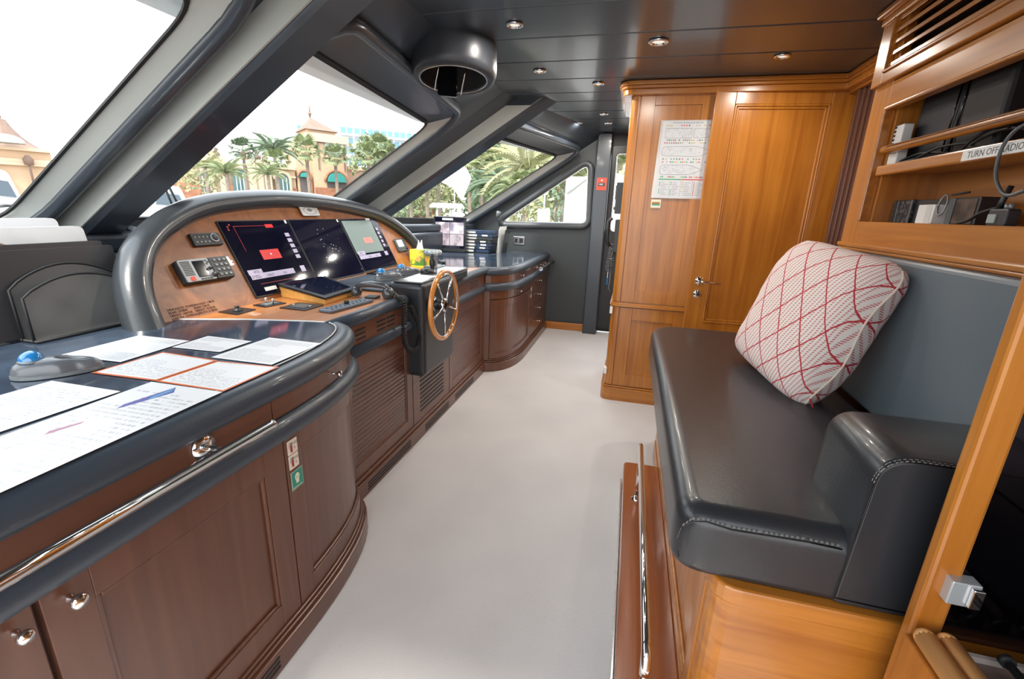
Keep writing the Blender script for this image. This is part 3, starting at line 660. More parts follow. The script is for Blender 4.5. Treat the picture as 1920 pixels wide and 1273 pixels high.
# ------------------------------------------------------------------ things on the desk
DZ = .8565
def deskpoly(name, pix, z0, z1, mat, parent, bevel=0, r=0):
    q = [onZ(u, v, z0) for u, v in pix]; p = [(a.x, a.y) for a in q]
    if r: p = [tuple(a) for a in roundpoly(p, r, 3)]
    return MB().prism(p, z0, z1).build(name, mat, parent, bevel=bevel)
# switch plates
def plate(label, pix, kind):
    c = onZ(*pix[0], DZ); t = T('switch_panel', label, 'switch panel', (c.x, c.y, DZ))
    deskpoly('base', pix, DZ, DZ + .004, blackp, t, .001)
    q = [onZ(u, v, DZ) for u, v in pix]; cen = sum(q, Vector()) / len(q); e = (q[1] - q[0]); f_ = (q[3] - q[0])
    if kind == 0:
        MB().lathe([(.018, 0), (.018, .004), (.008, .006), (.007, .014), (.012, .018), (0, .019)], (cen.x, cen.y, DZ + .004), (0, 0, 1), 16).build('joystick', dgrey, t)
    if kind == 1:
        i_ = [(cen + (p - cen) * .6) for p in q]; MB().prism([(p.x, p.y) for p in i_], DZ + .004, DZ + .006).build('inset', silver, t)
        for s_ in (-.28, .28):
            c_ = cen + e * s_; MB().lathe([(.005, 0), (.004, .012), (.007, .014), (.007, .024), (0, .026)], (c_.x, c_.y, DZ + .004), (0, 0, 1), 12).build('toggle', steel, t)
    if kind == 2:
        i_ = [(cen + (p - cen) * .55) for p in q]; MB().prism([(p.x, p.y) for p in i_], DZ + .004, DZ + .006).build('inset', greyp, t)
        for s_ in (-.33, .33): c_ = cen + e * s_; MB().lathe([(.006, 0), (.006, .005), (0, .006)], (c_.x, c_.y, DZ + .004), (0, 0, 1), 12).build('button', steel, t)
    return t
plate('black switch panel with a small joystick, nearest the engraved lettering', [(409, 586), (445, 591), (480, 581), (447, 577)], 0)
plate('inset panel with two steel toggles beside the wooden wedge', [(474, 573), (498, 577), (537, 569), (512, 565)], 1)
plate('black switch panel with purple edge in front of the wooden wedge', [(524, 578), (572, 583), (607, 573), (560, 568)], 2)
t = MB(); q = [onZ(*p, DZ) for p in ((459, 589), (478, 593), (494, 589), (474, 585))]; t.prism([(a.x, a.y) for a in q], DZ, DZ + .001); S(t.build('sticker', M('orange_white', (.60, .32, .20), .5, var=.5, scale=60)), 'small orange and white sticker on the desk beside the joystick panel', 'sticker')
# tablet on a wooden wedge
c = onZ(560, 560, DZ); t = T('tablet_wedge', 'yellow wooden wedge stand under the flat tablet', 'stand', (c.x, c.y, DZ))
fl, fr_, br, bl = onZ(610, 571, DZ), onZ(668, 552, DZ), onZ(590, 531, DZ), onZ(525, 556, DZ)
V8 = [fl, fr_, br + Vector((0, 0, 0)), bl]; hz = (.022, .022, .050, .050)
MB().add([q.copy() for q in V8] + [q + Vector((0, 0, h)) for q, h in zip(V8, hz)], [(0, 1, 2, 3), (4, 5, 6, 7), (0, 1, 5, 4), (1, 2, 6, 5), (2, 3, 7, 6), (3, 0, 4, 7)]).build('wedge', wood('pale_wedge_wood', (.55, .27, .06), (.68, .38, .11), 'y', .4, .2), t, bevel=.002)
ct = [q + Vector((0, 0, h + .001)) for q, h in zip(V8, hz)]; up_ = Vector((0, 0, .012)); cc = sum(ct, Vector()) / 4
t = T('tablet', 'black tablet lying on the wooden wedge', 'tablet', tuple(cc))
MB().add([cc + (q - cc) * 1.04 for q in ct] + [cc + (q - cc) * 1.04 + up_ for q in ct], [(0, 1, 2, 3), (4, 5, 6, 7), (0, 1, 5, 4), (1, 2, 6, 5), (2, 3, 7, 6), (3, 0, 4, 7)]).build('case', blackp, t, bevel=.003)
MB().add([cc + (q - cc) * .86 + up_ * 1.02 for q in ct] + [cc + (q - cc) * .86 + up_ * 1.1 for q in ct], [(0, 1, 2, 3), (4, 5, 6, 7), (0, 1, 5, 4), (1, 2, 6, 5), (2, 3, 7, 6), (3, 0, 4, 7)]).build('screen', M('tablet_screen', (.008, .012, .03), .05, spec=.6), t)
# control keypad bars
def bar(label, a, b, wd_, z, nk):
    A, B = onZ(*a, z), onZ(*b, z); L_ = (B - A).length; t = T('control_keypad', label, 'keypad', None, None, frame4(A, B - A, Vector((0, 0, 1)).cross(B - A)))
    MB().prism(rrect(0, L_, 0, wd_, .012), 0, .012).build('housing', M('blue_grey_plastic', (.10, .13, .17), .35), t, bevel=.004)
    for k in range(nk):
        for j_ in range(2): MB().prism(rrect(L_ * (.08 + .84 * k / nk), L_ * (.08 + .84 * k / nk) + .010, wd_ * (.22 + .36 * j_), wd_ * (.22 + .36 * j_) + .008, .002), .012, .014).build('key', dgrey, t)
    MB().lathe([(.011, 0), (.011, .010), (.009, .014), (0, .015)], (L_ * .52, wd_ * .62, .012), (0, 0, 1), 16).build('dial', blackp, t)
bar('blue-grey control keypad with a dial in front of the telephone', (622, 588), (702, 566), .075, DZ, 9)
bar('grey control keypad with a dial behind the steering wheel', (822, 519), (874, 503), .085, DZ, 8)
# telephone handset
t = T('telephone_handset', 'black telephone handset with coiled cord, resting on the console edge', 'telephone', tuple(onZ(690, 552, DZ)))
hsm = M('handset_graphite', (.06, .065, .07), .22, coat=.4); a, b = onZ(668, 545, DZ + .03), onZ(728, 549, DZ + .03); dv = (b - a).normalized()
MB().lathe([(.006, -.026), (.024, -.022), (.028, -.008), (.024, .010), (.012, .022), (0, .024)], a, (0, 0, 1), 16).build('mouthpiece', hsm, t)
MB().lathe([(.006, -.030), (.026, -.026), (.032, -.008), (.028, .012), (.014, .026), (0, .028)], b, (0, 0, 1), 16).build('earpiece', hsm, t)
hp = [a + Vector((0, 0, .012)), a.lerp(b, .12) + Vector((0, 0, .030)), a.lerp(b, .5) + Vector((0, 0, .038)), a.lerp(b, .88) + Vector((0, 0, .032)), b + Vector((0, 0, .014))]
MB().tube([tuple(q) for q in hp], [.014, .015, .016, .015, .014], 12).build('handle', hsm, t)
md_ = a.lerp(b, .5)
MB().box(-.030, .030, -.028, .028, 0, .010, lambda x, y, z: (md_.x + dv.x * x - dv.y * y, md_.y + dv.y * x + dv.x * y, DZ + z)).build('cradle', dgrey, t, bevel=.003)
def coil(path, r, wr, turns):
    P = [Vector(p) for p in path]; L = [0]
    for p, q in zip(P, P[1:]): L.append(L[-1] + (q - p).length)
    pts = []; N = turns * 9; nn = None
    for i in range(N + 1):
        s = L[-1] * i / N; k = 0
        while k < len(L) - 2 and L[k + 1] < s: k += 1
        tt = (s - L[k]) / (L[k + 1] - L[k]); p = P[k].lerp(P[k + 1], tt); d_ = (P[k + 1] - P[k]).normalized()
        ref = Vector((1, 0, 0)); n1 = (ref - d_ * ref.dot(d_)).normalized(); n2 = d_.cross(n1); a_ = 2 * PI * turns * i / N
        pts.append(p + n1 * math.cos(a_) * r + n2 * math.sin(a_) * r)
    return MB().tube(pts, wr, 5)
cpts = [onX(744, 556, -1.09), onX(757, 566, -1.03), onX(759, 590, -1.02), onX(757, 615, -1.01), onX(758, 640, -1.01), onX(768, 656, -1.01), onX(780, 654, -1.01), onX(786, 636, -1.02), onX(784, 606, -1.03), onX(774, 584, -1.035), onX(768, 572, -1.045)]
cs = catmull3 = []
P_ = cpts
for i in range(len(P_) - 1):
    a_, b_, c_, d__ = P_[max(i - 1, 0)], P_[i], P_[i + 1], P_[min(i + 2, len(P_) - 1)]
    for j_ in range(4):
        tt = j_ / 4; cs.append(.5 * ((2 * b_) + (c_ - a_) * tt + (2 * a_ - 5 * b_ + 4 * c_ - d__) * tt * tt + (3 * b_ - a_ - 3 * c_ + d__) * tt ** 3))
coil(cs, .0095, .0038, 62).build('coiled_cord', rubber, t)
MB().tube([tuple(b + Vector((0, 0, .01))), tuple(onX(740, 548, -1.10)), tuple(onX(757, 566, -1.03))], .003, 6).build('cord_lead', greyp, t)
# trackballs
def trackball(label, c, rz, z, s=1.):
    t = T('trackball', label, 'trackball', None, None, Matrix.Translation(Vector((c.x, c.y, z))) @ Matrix.Rotation(rz, 4, 'Z') @ Matrix.Scale(s, 4))
    def f(u, v):
        a = 2 * PI * u; L_ = .085; x = math.cos(a) * L_; wy = .040 + .012 * math.sin(x * 18 - .3) - (.014 if x > .03 else 0) ; y = math.sin(a) * wy + .010 * math.sin(x * 20)
        h = .030 + .010 * math.cos(x * 16 + .5); k_ = math.cos(v * PI / 2); return (x * (.35 + .65 * k_ ** .45) if v < 1 else x * 0, y * (k_ ** .5) if v < 1 else 0, .004 + h * math.sin(v * PI / 2))
    MB().grid(f, 32, 9, cu=True).build('shell', M('graphite_shell', (.13, .14, .155), .25, coat=.4), t)
    MB().prism([(.086 * math.cos(2 * PI * k / 32), (.042 * math.sin(2 * PI * k / 32)) + .010 * math.sin(.085 * math.cos(2 * PI * k / 32) * 20)) for k in range(32)], 0, .008).build('base', silver, t)
    MB().ball((-.044, -.002, .040), .0235, n=20, m=14).build('ball', M('blue_ball', (.02, .22, .55), .06, coat=1), t)
    MB().lathe([(.027, 0), (.0235, .005)], (-.044, -.002, .037), (0, 0, 1), 20).build('ball_ring', silver, t)
    return t
trackball('grey trackball with blue ball on the near chart counter', onZ(112, 700, .862), .75, .864)
trackball('front one of the two blue trackballs on the leather mat behind the handset', onZ(729, 524, .872), .95, .873, 1.1)
trackball('rear one of the two blue trackballs on the leather mat, next to the tissue box', onZ(765, 514, .872), .95, .873, 1.1)
t = MB().prism(rrect(-.06, .06, -.05, .05, .008), 0, .006, lambda x, y, z: (onZ(706, 512, .873).x + x, onZ(706, 512, .873).y + y * 1.3, .874 + z)); S(t.build('notebook', blackg), 'thin black notebook lying behind the two trackballs', 'notebook')
# tissue box
c = onZ(797, 500, .857); t = T('tissue_box', 'yellow floral tissue box with a tissue standing out', 'tissue box', (c.x - .05, c.y + .02, .857))
bx_, by_ = c.x - .05, c.y + .02
tissue = cellmat('floral_card', (.75, .62, .05), (.06, .20, .04), 9, .47, .5, 'noise', (.80, .36, .10))
MB().box(bx_ - .058, bx_ + .058, by_ - .058, by_ + .058, .857, .985).build('carton', tissue, t, bevel=.002)
MB().box(bx_ - .060, bx_ + .060, by_ - .060, by_ + .060, .857, .866).build('base_band', M('yellow_card', (.70, .60, .03), .5), t)
fl_or = M('orange_petal', (.80, .33, .10), .5); fl_y = M('yellow_petal', (.80, .68, .05), .5)
for (yy, zz, mt, r_) in ((-.015, .915, fl_or, .026), (.025, .955, fl_y, .020), (-.03, .968, fl_or, .014), (.03, .89, fl_y, .016)):
    m = MB()
    for side in (0, 1):
        pts = [((r_ * (1 if k % 2 == 0 else .62)) * math.cos(PI * k / 5), (r_ * (1 if k % 2 == 0 else .62)) * math.sin(PI * k / 5)) for k in range(10)]
        if side == 0: m.prism(pts, .058, .0588, lambda x, y, z: (bx_ + z, by_ + yy + x, zz + y))
        else: m.prism(pts, .058, .0588, lambda x, y, z: (bx_ - yy + x, by_ - z, zz + y))
    m.build('flower', mt, t)
m = MB(); m.grid(lambda u, v: (bx_ + (.028 * math.cos(2 * PI * u) + .004 * math.sin(9 * 2 * PI * u)) * (1 - .55 * v + .3 * v * v * math.sin(3 * PI * u)), by_ + (.016 * math.sin(2 * PI * u)) * (1 - .2 * v + .4 * math.sin(5 * PI * u) * v), .984 + .055 * v + .018 * v * math.sin(4 * PI * u)), 20, 6, cu=True); m.build('tissue', white, t)
# helm pod ---------------------------------------------------------------
pod = T('helm_pod', 'black leather helm pedestal carrying the steering wheel and throttles', 'pedestal', (-1.1, 2.15, .46))
PT = .922
MB().box(-1.20, -.995, 2.095, 2.52, .415, PT).build('body', leather, pod, bevel=.028, seg=4)
MB().box(-1.22, -1.03, 2.30, 2.86, .858, PT - .006).build('side_wing', leather, pod, bevel=.015, seg=3)
MB().box(-1.165, -1.008, 2.105, 2.80, PT - .004, PT + .004).build('instrument_plate', blackp, pod, bevel=.002)
MB().box(-1.158, -1.015, 2.115, 2.79, PT + .004, PT + .006).build('face_sheet', M('brushed_plate', (.42, .43, .44), .18, metal=.8), pod)
MB().box(-1.145, -1.03, 2.17, 2.36, PT + .006, PT + .0068).build('label_sheet', white, pod)
c = onZ(801, 514, PT); MB().lathe([(.040, 0), (.040, .010), (.034, .024), (.030, .026), (0, .026)], (c.x, c.y, PT + .006), (0, 0, 1), 22).build('rotary_dial', blackp, pod)
c = onZ(811, 514, PT); MB().lathe([(.024, 0), (.024, .006), (.012, .010), (.010, .03), (.016, .045), (.017, .075), (.010, .085), (.008, .10), (.008, .112), (0, .113)], (c.x, c.y, PT + .006), (0, 0, 1), 16).build('joystick', blackp, pod)
th_ = T('throttle_lever', 'twin chrome throttle levers with grey handles beside the floral box', 'throttle', (-1.22, 2.62, .88))
tc = onZ(812, 500, .925)
MB().box(tc.x - .05, tc.x + .05, tc.y - .05, tc.y + .08, .858, .930).build('base', greyp, th_, bevel=.010)
for s_ in (0, 1):
    y = tc.y - .015 + s_ * .06
    MB().tube([(tc.x, y, .925), (tc.x, y + .005, .985), (tc.x + .005, y - .01, 1.010)], .008, 10).build('lever', chrome, th_)
    MB().tube([(tc.x - .03, y - .012, 1.015), (tc.x + .03, y - .012, 1.015)], .019, 14).ball((tc.x - .03, y - .012, 1.015), .019).ball((tc.x + .03, y - .012, 1.015), .019).build('handle', M('pale_handle', (.42, .46, .48), .25, metal=.2), th_)
t = T('mouse', 'black computer mouse lying behind the throttle levers', 'mouse', tuple(onZ(829, 494, .857)))
c = onZ(829, 494, .857); MB().ball((c.x, c.y, .868), .03, (1, 1.5, .55)).build('body', blackp, t); MB().ball((c.x - .01, c.y - .03, .884), .008).build('scroll_wheel', greyp, t)
t = T('desk_gadget', 'grey-blue folded gadget behind the throttles on the desk', 'gadget', tuple(onZ(823, 505, .857))); c = onZ(823, 505, .857)
MB().prism([(-.05, 0), (.05, 0), (.03, .030), (-.03, .035)], -.05, .05, lambda x, y, z: (c.x + x, c.y + z, .857 + y)).build('body', M('gadget_grey', (.20, .24, .30), .35), t, bevel=.004); MB().box(c.x - .02, c.x + .02, c.y - .03, c.y + .03, .888, .894).build('top_pad', blackp, t)
# steering wheel -----------------------------------------------------------
WC = Vector((-.915, 2.178, .806)); RW = .176
sw = T('steering_wheel', 'varnished wooden ship steering wheel with five chrome spokes', 'steering wheel', tuple(WC))
MB().tube([(WC.x, WC.y + RW * math.cos(a), WC.z + RW * math.sin(a)) for a in [2 * PI * k / 48 for k in range(48)]], .0125, 12, closed=True).build('rim', wood('wheel_wood', (.50, .17, .03), (.68, .28, .06), 'z', .12, 1), sw)
MB().tube([(WC.x + .006, WC.y + (RW - .012) * math.cos(a), WC.z + (RW - .012) * math.sin(a)) for a in [2 * PI * k / 48 for k in range(48)]], .004, 6, closed=True).build('inner_ring', chrome, sw)
for k in range(5):
    a = -PI / 2 + 2 * PI * k / 5; MB().tube([(WC.x + .004, WC.y + .028 * math.cos(a), WC.z + .028 * math.sin(a)), (WC.x + .002, WC.y + (RW - .012) * math.cos(a), WC.z + (RW - .012) * math.sin(a))], .0052, 8).build('spoke', chrome, sw)
MB().lathe([(.036, -.012), (.036, .006), (.030, .012), (0, .013)], WC, (1, 0, 0), 24).build('hub', chrome, sw)
MB().lathe([(.029, 0), (.028, .004), (0, .005)], WC + Vector((.011, 0, 0)), (1, 0, 0), 24).build('hub_cap', blackg, sw)
MB().lathe([(.042, -.082), (.042, -.055), (.030, -.05), (.030, -.02), (.036, -.012)], WC, (1, 0, 0), 24).build('shaft_housing', blackp, sw)
MB().lathe([(.0355, .0), (.0355, .010)], WC - Vector((.055, 0, 0)), (1, 0, 0), 24).build('shaft_collar', chrome, sw)
# far cabinet ---------------------------------------------------------------
FP = Path(bez((-1.10, 3.40), (-.945, 3.42), (-.87, 3.60), (-.87, 3.92), 14) + [(-.87, 4.2), (-.87, 4.6), (-.87, 5.02)], 1)
LF = FP.c[-1]; fy = lambda y: LF - (5.02 - y)
fc = T('far_cabinet', 'brown cabinet with curved door and drawer stack against the far wall', 'cabinet', (-1.2, 4.2, 0))
MB().wall(FP, 0, LF, .012, .80, -.12, -.020).build('carcass', shade_cherry, fc)
MB().wall(FP, 0, LF, 0, .075, -.08, .030).build('plinth', shade_cherry_y, fc, bevel=.006)
m = MB(); m.wall(FP, 0, LF, .078, .088, -.05, .018); m.wall(FP, 0, LF, .092, .10, -.05, .010); m.build('plinth_moulding', shade_cherry_y, fc, bevel=.003)
d_ = panel_door(FP, .06, fy(4.16), .10, .600, 0, fc, fr=.045, rec=.008); 
d_ = MB().wall(FP, .06, fy(4.16), .604, .672, -.02, 0).build('drawer', shade_cherry_y, fc, bevel=.002); knob(FP, fy(3.72), .640, 0, d_, .009)
MB().wall(FP, 0, .057, .10, .672, -.02, 0).build('corner_stile', shade_cherry, fc)
MB().wall(FP, fy(4.165), fy(4.215), .10, .672, -.02, 0).build('stile', shade_cherry, fc)
for k in range(4):
    z0 = .105 + k * .1425; d_ = MB().wall(FP, fy(4.22), fy(4.95), z0, z0 + .138, -.02, 0).build('drawer', shade_cherry_y, fc, bevel=.003); knob(FP, fy(4.56), z0 + .085, 0, d_, .009)
MB().wall(FP, fy(4.955), LF, .10, .672, -.02, 0).build('stile', shade_cherry, fc)
for a, b in ((.02, fy(4.20)), (fy(4.205), LF)):
    d_ = MB().wall(FP, a, b, .735, .80, -.02, 0).build('drawer', shade_cherry_y, fc, bevel=.002); knob(FP, (a + b) / 2, .768, 0, d_, .009)
MB().tube(FP.pts(0, LF, -.002, .703), .033, 14, up=(0, 0, 1)).build('padded_bumper', pad_lea, fc)
for k in range(3): MB().wall(FP, fy(4.172), fy(4.205), .50 + k * .035, .53 + k * .035, 0, .0008).build('warning_sticker', (whiteline, green, whiteline)[k], fc)
ft = T('far_counter', 'dark glossy far worktop with padded black rim, reaching the far wall', 'worktop', (-1.4, 4.3, .80))
MB().tube(FP.pts(0, LF, -.020, .825), .040, 16, up=(0, 0, 1), sy=.86).build('padded_rim', pad_lea, ft)
poly = [tuple(q[:2]) for q in FP.pts(.03, LF, -.042, 0)] + [(-1.80, 5.02), (-1.98, 3.35), (-1.20, 3.35)]
MB().prism(poly, .80, .858).build('glass_top', slate, ft)
fr2 = T('short_grab_rail', 'short grab rail with black grip along the far cabinet', 'rail', (-.80, 4.7, .77))
MB().tube([(-.805, 4.30, .765), (-.805, 5.0, .765)], .016, 12).build('grip', rubber, fr2)
MB().lathe([(.0175, 0), (.0175, .03)], (-.805, 4.28, .765), (0, 1, 0), 14).build('end_cap', chrome, fr2)
for y in (4.40, 4.85): MB().tube([(-.87, y, .765), (-.805, y, .765)], .007, 10).lathe([(.018, 0), (.018, .005)], (-.87, y, .765), (1, 0, 0), 14).build('bracket', chrome, fr2)

# ================================================================== RIGHT SIDE JOINERY
# wardrobe -------------------------------------------------------------
wr = T('wardrobe', 'tall cherry wardrobe with the safety plan on its upper door, left of the wooden door', 'cabinet', (.15, 3.45, 0))
WP = Path([(-.085, 3.78), (-.085, 3.20)] + bez((-.085, 3.20), (-.085, 3.165), (-.075, 3.152), (-.04, 3.15), 5)[1:] + [(.42, 3.15)], 1)
LW = WP.c[-1]; ws = lambda x: LW - (.42 - x)
MB().wall(WP, 0, LW, .70, 2.03, -.30, -.016).wall(WP, 0, LW, .012, .70, -.30, -.016).build('carcass', cherry, wr)
MB().wall(WP, 0, LW, 0, .095, -.05, .020).build('plinth', cherry_x, wr, bevel=.006)
MB().wall(WP, 0, LW, .098, .106, -.05, .010).build('moulding', cherry_x, wr, bevel=.004); MB().wall(WP, 0, LW, .690, .702, -.05, .012).wall(WP, 0, LW, .702, .716, -.05, .006).build('moulding', cherry_x, wr, bevel=.004)
MB().wall(WP, 0, ws(-.030), .112, .686, -.018, 0).wall(WP, 0, ws(-.030), .72, 2.03, -.018, 0).build('corner_post', cherry, wr, bevel=.002)
panel_door(WP, ws(-.028), ws(.418), .112, .686, 0, wr, fr=.085, mat=cherry, bead=False, rec=.010)
panel_door(WP, ws(-.028), ws(.418), .72, 2.03, 0, wr, fr=.085, mat=cherry, bead=False, rec=.010)
for z in (.635, .19): MB().box(-.092, -.074, 3.148, 3.205, z, z + .045).build('white_sticker', white, wr)
# strike plate
MB().box(.395, .401, 3.122, 3.150, .83, .855).build('strike_plate', steel, wr)
# wooden door slightly ajar, hinged on its right -------------------------
hx, hy = 1.148, 3.165; an = math.radians(3.6); wdt = .757
dr = T('cabin_door', '', '', (hx, hy, 0)); del dr['label']; del dr['category']; dr.name = 'door_2'; BASE['door_2'] = Vector((hx, hy, 0)); ST(dr)
DP = Path([(hx - wdt * math.cos(an), hy - wdt * math.sin(an) * 1.0 - .012), (hx, hy - .012)], 1)
def door_leaf(P, L_, par):
    fr = .112; m = MB(); z0, z1 = .03, 2.028; o1 = 0; th = .038
    m.wall(P, 0, fr, z0, z1, o1 - th, o1); m.wall(P, L_ - fr - .03, L_, z0, z1, o1 - th, o1); m.wall(P, fr, L_ - fr - .03, z1 - .095, z1, o1 - th, o1); m.wall(P, fr, L_ - fr - .03, z0, .635, o1 - th, o1)
    lf = m.build('door_leaf', cherry, par, bevel=.003)
    MB().wall(P, fr, L_ - fr - .03, .635, z1 - .095, -.030, -.012).build('panel', cherry, lf)
    a, b, c, d = fr, L_ - fr - .03, .635, z1 - .095
    for w0, w1, o in ((0, .012, .004), (.012, .026, -.003)):
        m = MB(); m.wall(P, a + w0, a + w1, c + w0, d - w0, -.012, o); m.wall(P, b - w1, b - w0, c + w0, d - w0, -.012, o); m.wall(P, a + w0, b - w0, c + w0, c + w1, -.012, o); m.wall(P, a + w0, b - w0, d - w1, d - w0, -.012, o)
        m.build('bead_moulding', cherry, lf, bevel=.004)
door_leaf(DP, wdt, dr)
def dp(s, o): p, n = DP.at(s); return Vector((p.x + n.x * o, p.y + n.y * o, 0))
hdl = dp(.060, 0) + Vector((0, 0, .905)); nn_ = DP.n[0]; nv = Vector((nn_.x, nn_.y, 0)); tv = Vector((-nv.y, nv.x, 0))
if tv.x < 0: tv = -tv
MB().lathe([(.027, 0), (.027, .007), (.012, .009), (.010, .040)], hdl, nv, 20).tube([tuple(hdl + nv * .040), tuple(hdl + nv * .043 + tv * .012), tuple(hdl + nv * .043 + tv * .115 - Vector((0, 0, .006)))], .0078, 12).ball(tuple(hdl + nv * .043 + tv * .115 - Vector((0, 0, .006))), .0078).build('handle', chrome, dr)
lk = hdl - Vector((0, 0, .085)); m = MB().lathe([(.027, 0), (.027, .007), (.012, .008), (.012, .012)], lk, nv, 20); m.build('lock_rose', chrome, dr)
MB().tube([tuple(lk + nv * .012 - Vector((0, 0, .010))), tuple(lk + nv * .014 + Vector((0, 0, .010)))], .004, 6).build('thumb_turn', blackp, dr)
MB().box(hx - .002, hx + .012, hy - .045, hy - .02, 1.66, 1.78).build('hinge', steel, dr, bevel=.002)
# safety plan poster ------------------------------------------------------
t = T('safety_plan', 'white laminated safety plan sheet with deck drawings on the wardrobe door', 'poster', None, None, frame4((.118, 3.148, 1.412), (1, 0, 0), (0, 0, 1)))
MB().prism([(-.022, -.006), (.300, -.006), (.300, .446), (-.012, .446)], -.0006, .0004).build('plastic_sleeve', M('clear_sleeve', (.55, .52, .50), .15, coat=.8), t)
MB().prism([(0, 0), (.296, 0), (.296, .440), (0, .440)], .0004, .0012).build('sheet', M('plan_paper', (.60, .62, .65), .35, coat=.3), t)
gl_ = M('plan_ink', (.08, .09, .12), .5); pi_y = M('plan_symbol_ochre', (.55, .40, .12), .5); pi_g = M('plan_symbol_green', (.06, .35, .14), .5); pi_r = M('plan_symbol_red', (.62, .06, .06), .5)
def out(name, pts, mat, w_=.0014, closed=True): return MB().tube([(x, y, .0014) for x, y in pts], w_ / 2, 4, closed=closed).build(name, mat, t)
out('deck_drawing', [(.02, .345), (.175, .345), (.175, .400), (.02, .400)], gl_); out('deck_drawing', roundpoly([(.185, .345), (.285, .35), (.285, .395), (.185, .400)], .012, 3), gl_)
out('deck_drawing', roundpoly([(.012, .245), (.23, .24), (.29, .268), (.23, .300), (.012, .295)], [.02, .03, .005, .03, .02], 5), gl_)
out('deck_drawing', roundpoly([(.012, .135), (.18, .135), (.26, .165), (.18, .192), (.012, .190)], [.02, .02, .005, .02, .02], 4), gl_)
rr = random.Random(3)
det = MB()
for (x0, x1, y0, y1, n_) in ((.022, .174, .347, .398, 60), (.19, .282, .352, .394, 30), (.02, .25, .25, .292, 70), (.018, .225, .14, .187, 80)):
    for k in range(n_):
        x, y = rr.uniform(x0, x1), rr.uniform(y0, y1); a, b = rr.choice(((.012, .0008), (.0008, .012), (.005, .0008), (.002, .002)))
        det.box(x, min(x + a, x1), y, min(y + b, y1), .0012, .0014)
det.build('deck_detail', gl_, t)['kind'] = 'stuff'
sy = {pi_y: MB(), pi_g: MB(), pi_r: MB(), gl_: MB()}
for row, n_ in ((.412, 18), (.330, 22), (.314, 20), (.222, 16), (.205, 22), (.118, 26)):
    for k in range(n_):
        x = .02 + .26 * k / n_
        if rr.random() < .3: continue
        sy[rr.choice((pi_y, pi_y, pi_g, gl_, pi_r))].box(x, x + .007, row, row + .007, .0012, .0015)
for k in range(4):
    for j_ in range(8):
        sy[(pi_g, pi_g, pi_y, pi_r)[k]].box(.018 + k * .068, .024 + k * .068, .012 + j_ * .0105, .018 + j_ * .0105, .0012, .0015) if rr.random() < .75 else None
        sy[gl_].box(.030 + k * .068, .030 + k * .068 + rr.uniform(.02, .045), .014 + j_ * .0105, .0155 + j_ * .0105, .0012, .0015)
sy[pi_g].box(.012, .145, .104, .110, .0012, .0016); sy[pi_r].box(.147, .290, .104, .110, .0012, .0016)
for q, m_ in sy.items(): m_.build('symbol_rows', q, t)['kind'] = 'stuff'
for k in range(1, 4): MB().box(.010 + k * .068, .011 + k * .068, .008, .103, .0012, .0015).build('table_rule', gl_, t)
text_mesh("M/Y General Arrangement & Safety Plan", .0105, gl_, 'title', t, (.06, .428, .0013), (1, 0, 0), (0, 1, 0), .0002)
t = T('small_sticker', 'small cream sticker with orange and green bands under the safety plan', 'sticker', None, None, frame4((.100, 3.148, 1.345), (1, 0, 0), (0, 0, 1)))
MB().box(0, .060, 0, .052, 0, .0012).build('card', M('cream_card', (.75, .74, .58), .5), t)
MB().box(.006, .054, .016, .026, .0012, .002).build('green_band', green, t); MB().box(.006, .054, .026, .036, .0012, .002).build('orange_band', M('orange_band', (.50, .18, .05), .5), t)
# shelf unit ---------------------------------------------------------------
su = T('shelf_unit', 'cherry wall unit with open shelves and a louvred panel above the settee', 'shelf unit', (1.0, 1.0, 1.18))
SP = Path([(.87, 2.27), (.87, -.60)], 1)          # outward normal must face -x
if SP.n[0].x > 0: SP = Path([(.87, 2.27), (.87, -.60)], -1)
ys = lambda y: 2.27 - y
MB().wall(SP, 0, ys(2.135), 1.20, 2.07, -.03, 0).build('end_stile', cherry, su, bevel=.002)
MB().box(.90, 1.16, 2.24, 2.27, 1.20, 2.07).build('end_panel', cherry, su)
MB().wall(SP, ys(2.135), ys(-.6), 1.715, 1.80, -.03, 0).build('top_rail', cherry_y, su)
MB().wall(SP, ys(2.135), ys(-.6), 1.222, 1.305, -.03, 0).build('bottom_rail', cherry_y, su)
m = MB(); m.wall(SP, 0, ys(-.6), 1.205, 1.222, -.04, .014); m.wall(SP, 0, ys(-.6), 1.192, 1.205, -.04, .008); m.wall(SP, ys(2.14), ys(-.6), 1.704, 1.716, -.03, .008); m.wall(SP, ys(2.146), ys(2.134), 1.305, 1.716, -.03, .008)
m.build('moulding', cherry_y, su, bevel=.005)
MB().box(.90, 1.15, 2.115, 2.14, 1.29, 1.80).build('side_panel', cherry, su)
MB().box(1.09, 1.11, -.6, 2.12, 1.29, 1.80).build('back_panel', cherry_y, su)
MB().box(.90, 1.15, -.6, 2.12, 1.29, 1.305).build('shelf_board', cherry_y, su)
MB().box(.89, 1.14, -.6, 2.11, 1.482, 1.497).build('shelf_board', cherry_y, su)
MB().box(.90, 1.15, -.6, 2.12, 1.79, 1.81).build('cabinet_top', cherry_y, su)
MB().box(.866, .895, -.6, 2.10, 1.470, 1.506).build('shelf_lip', cherry_y, su, bevel=.006)
MB().tube([(.878, 2.09, 1.562), (.878, 2.02, 1.562), (.878, -.6, 1.565)], .0165, 14, sy=.9).ball((.878, 2.088, 1.562), .0165, (1, 1.5, .9)).build('retaining_rail', cherry_y, su)
for z in (1.556, 1.568): MB().box(.859, .8635, -.6, 2.05, z, z + .002).build('reed_line', shade_cherry_y, su)
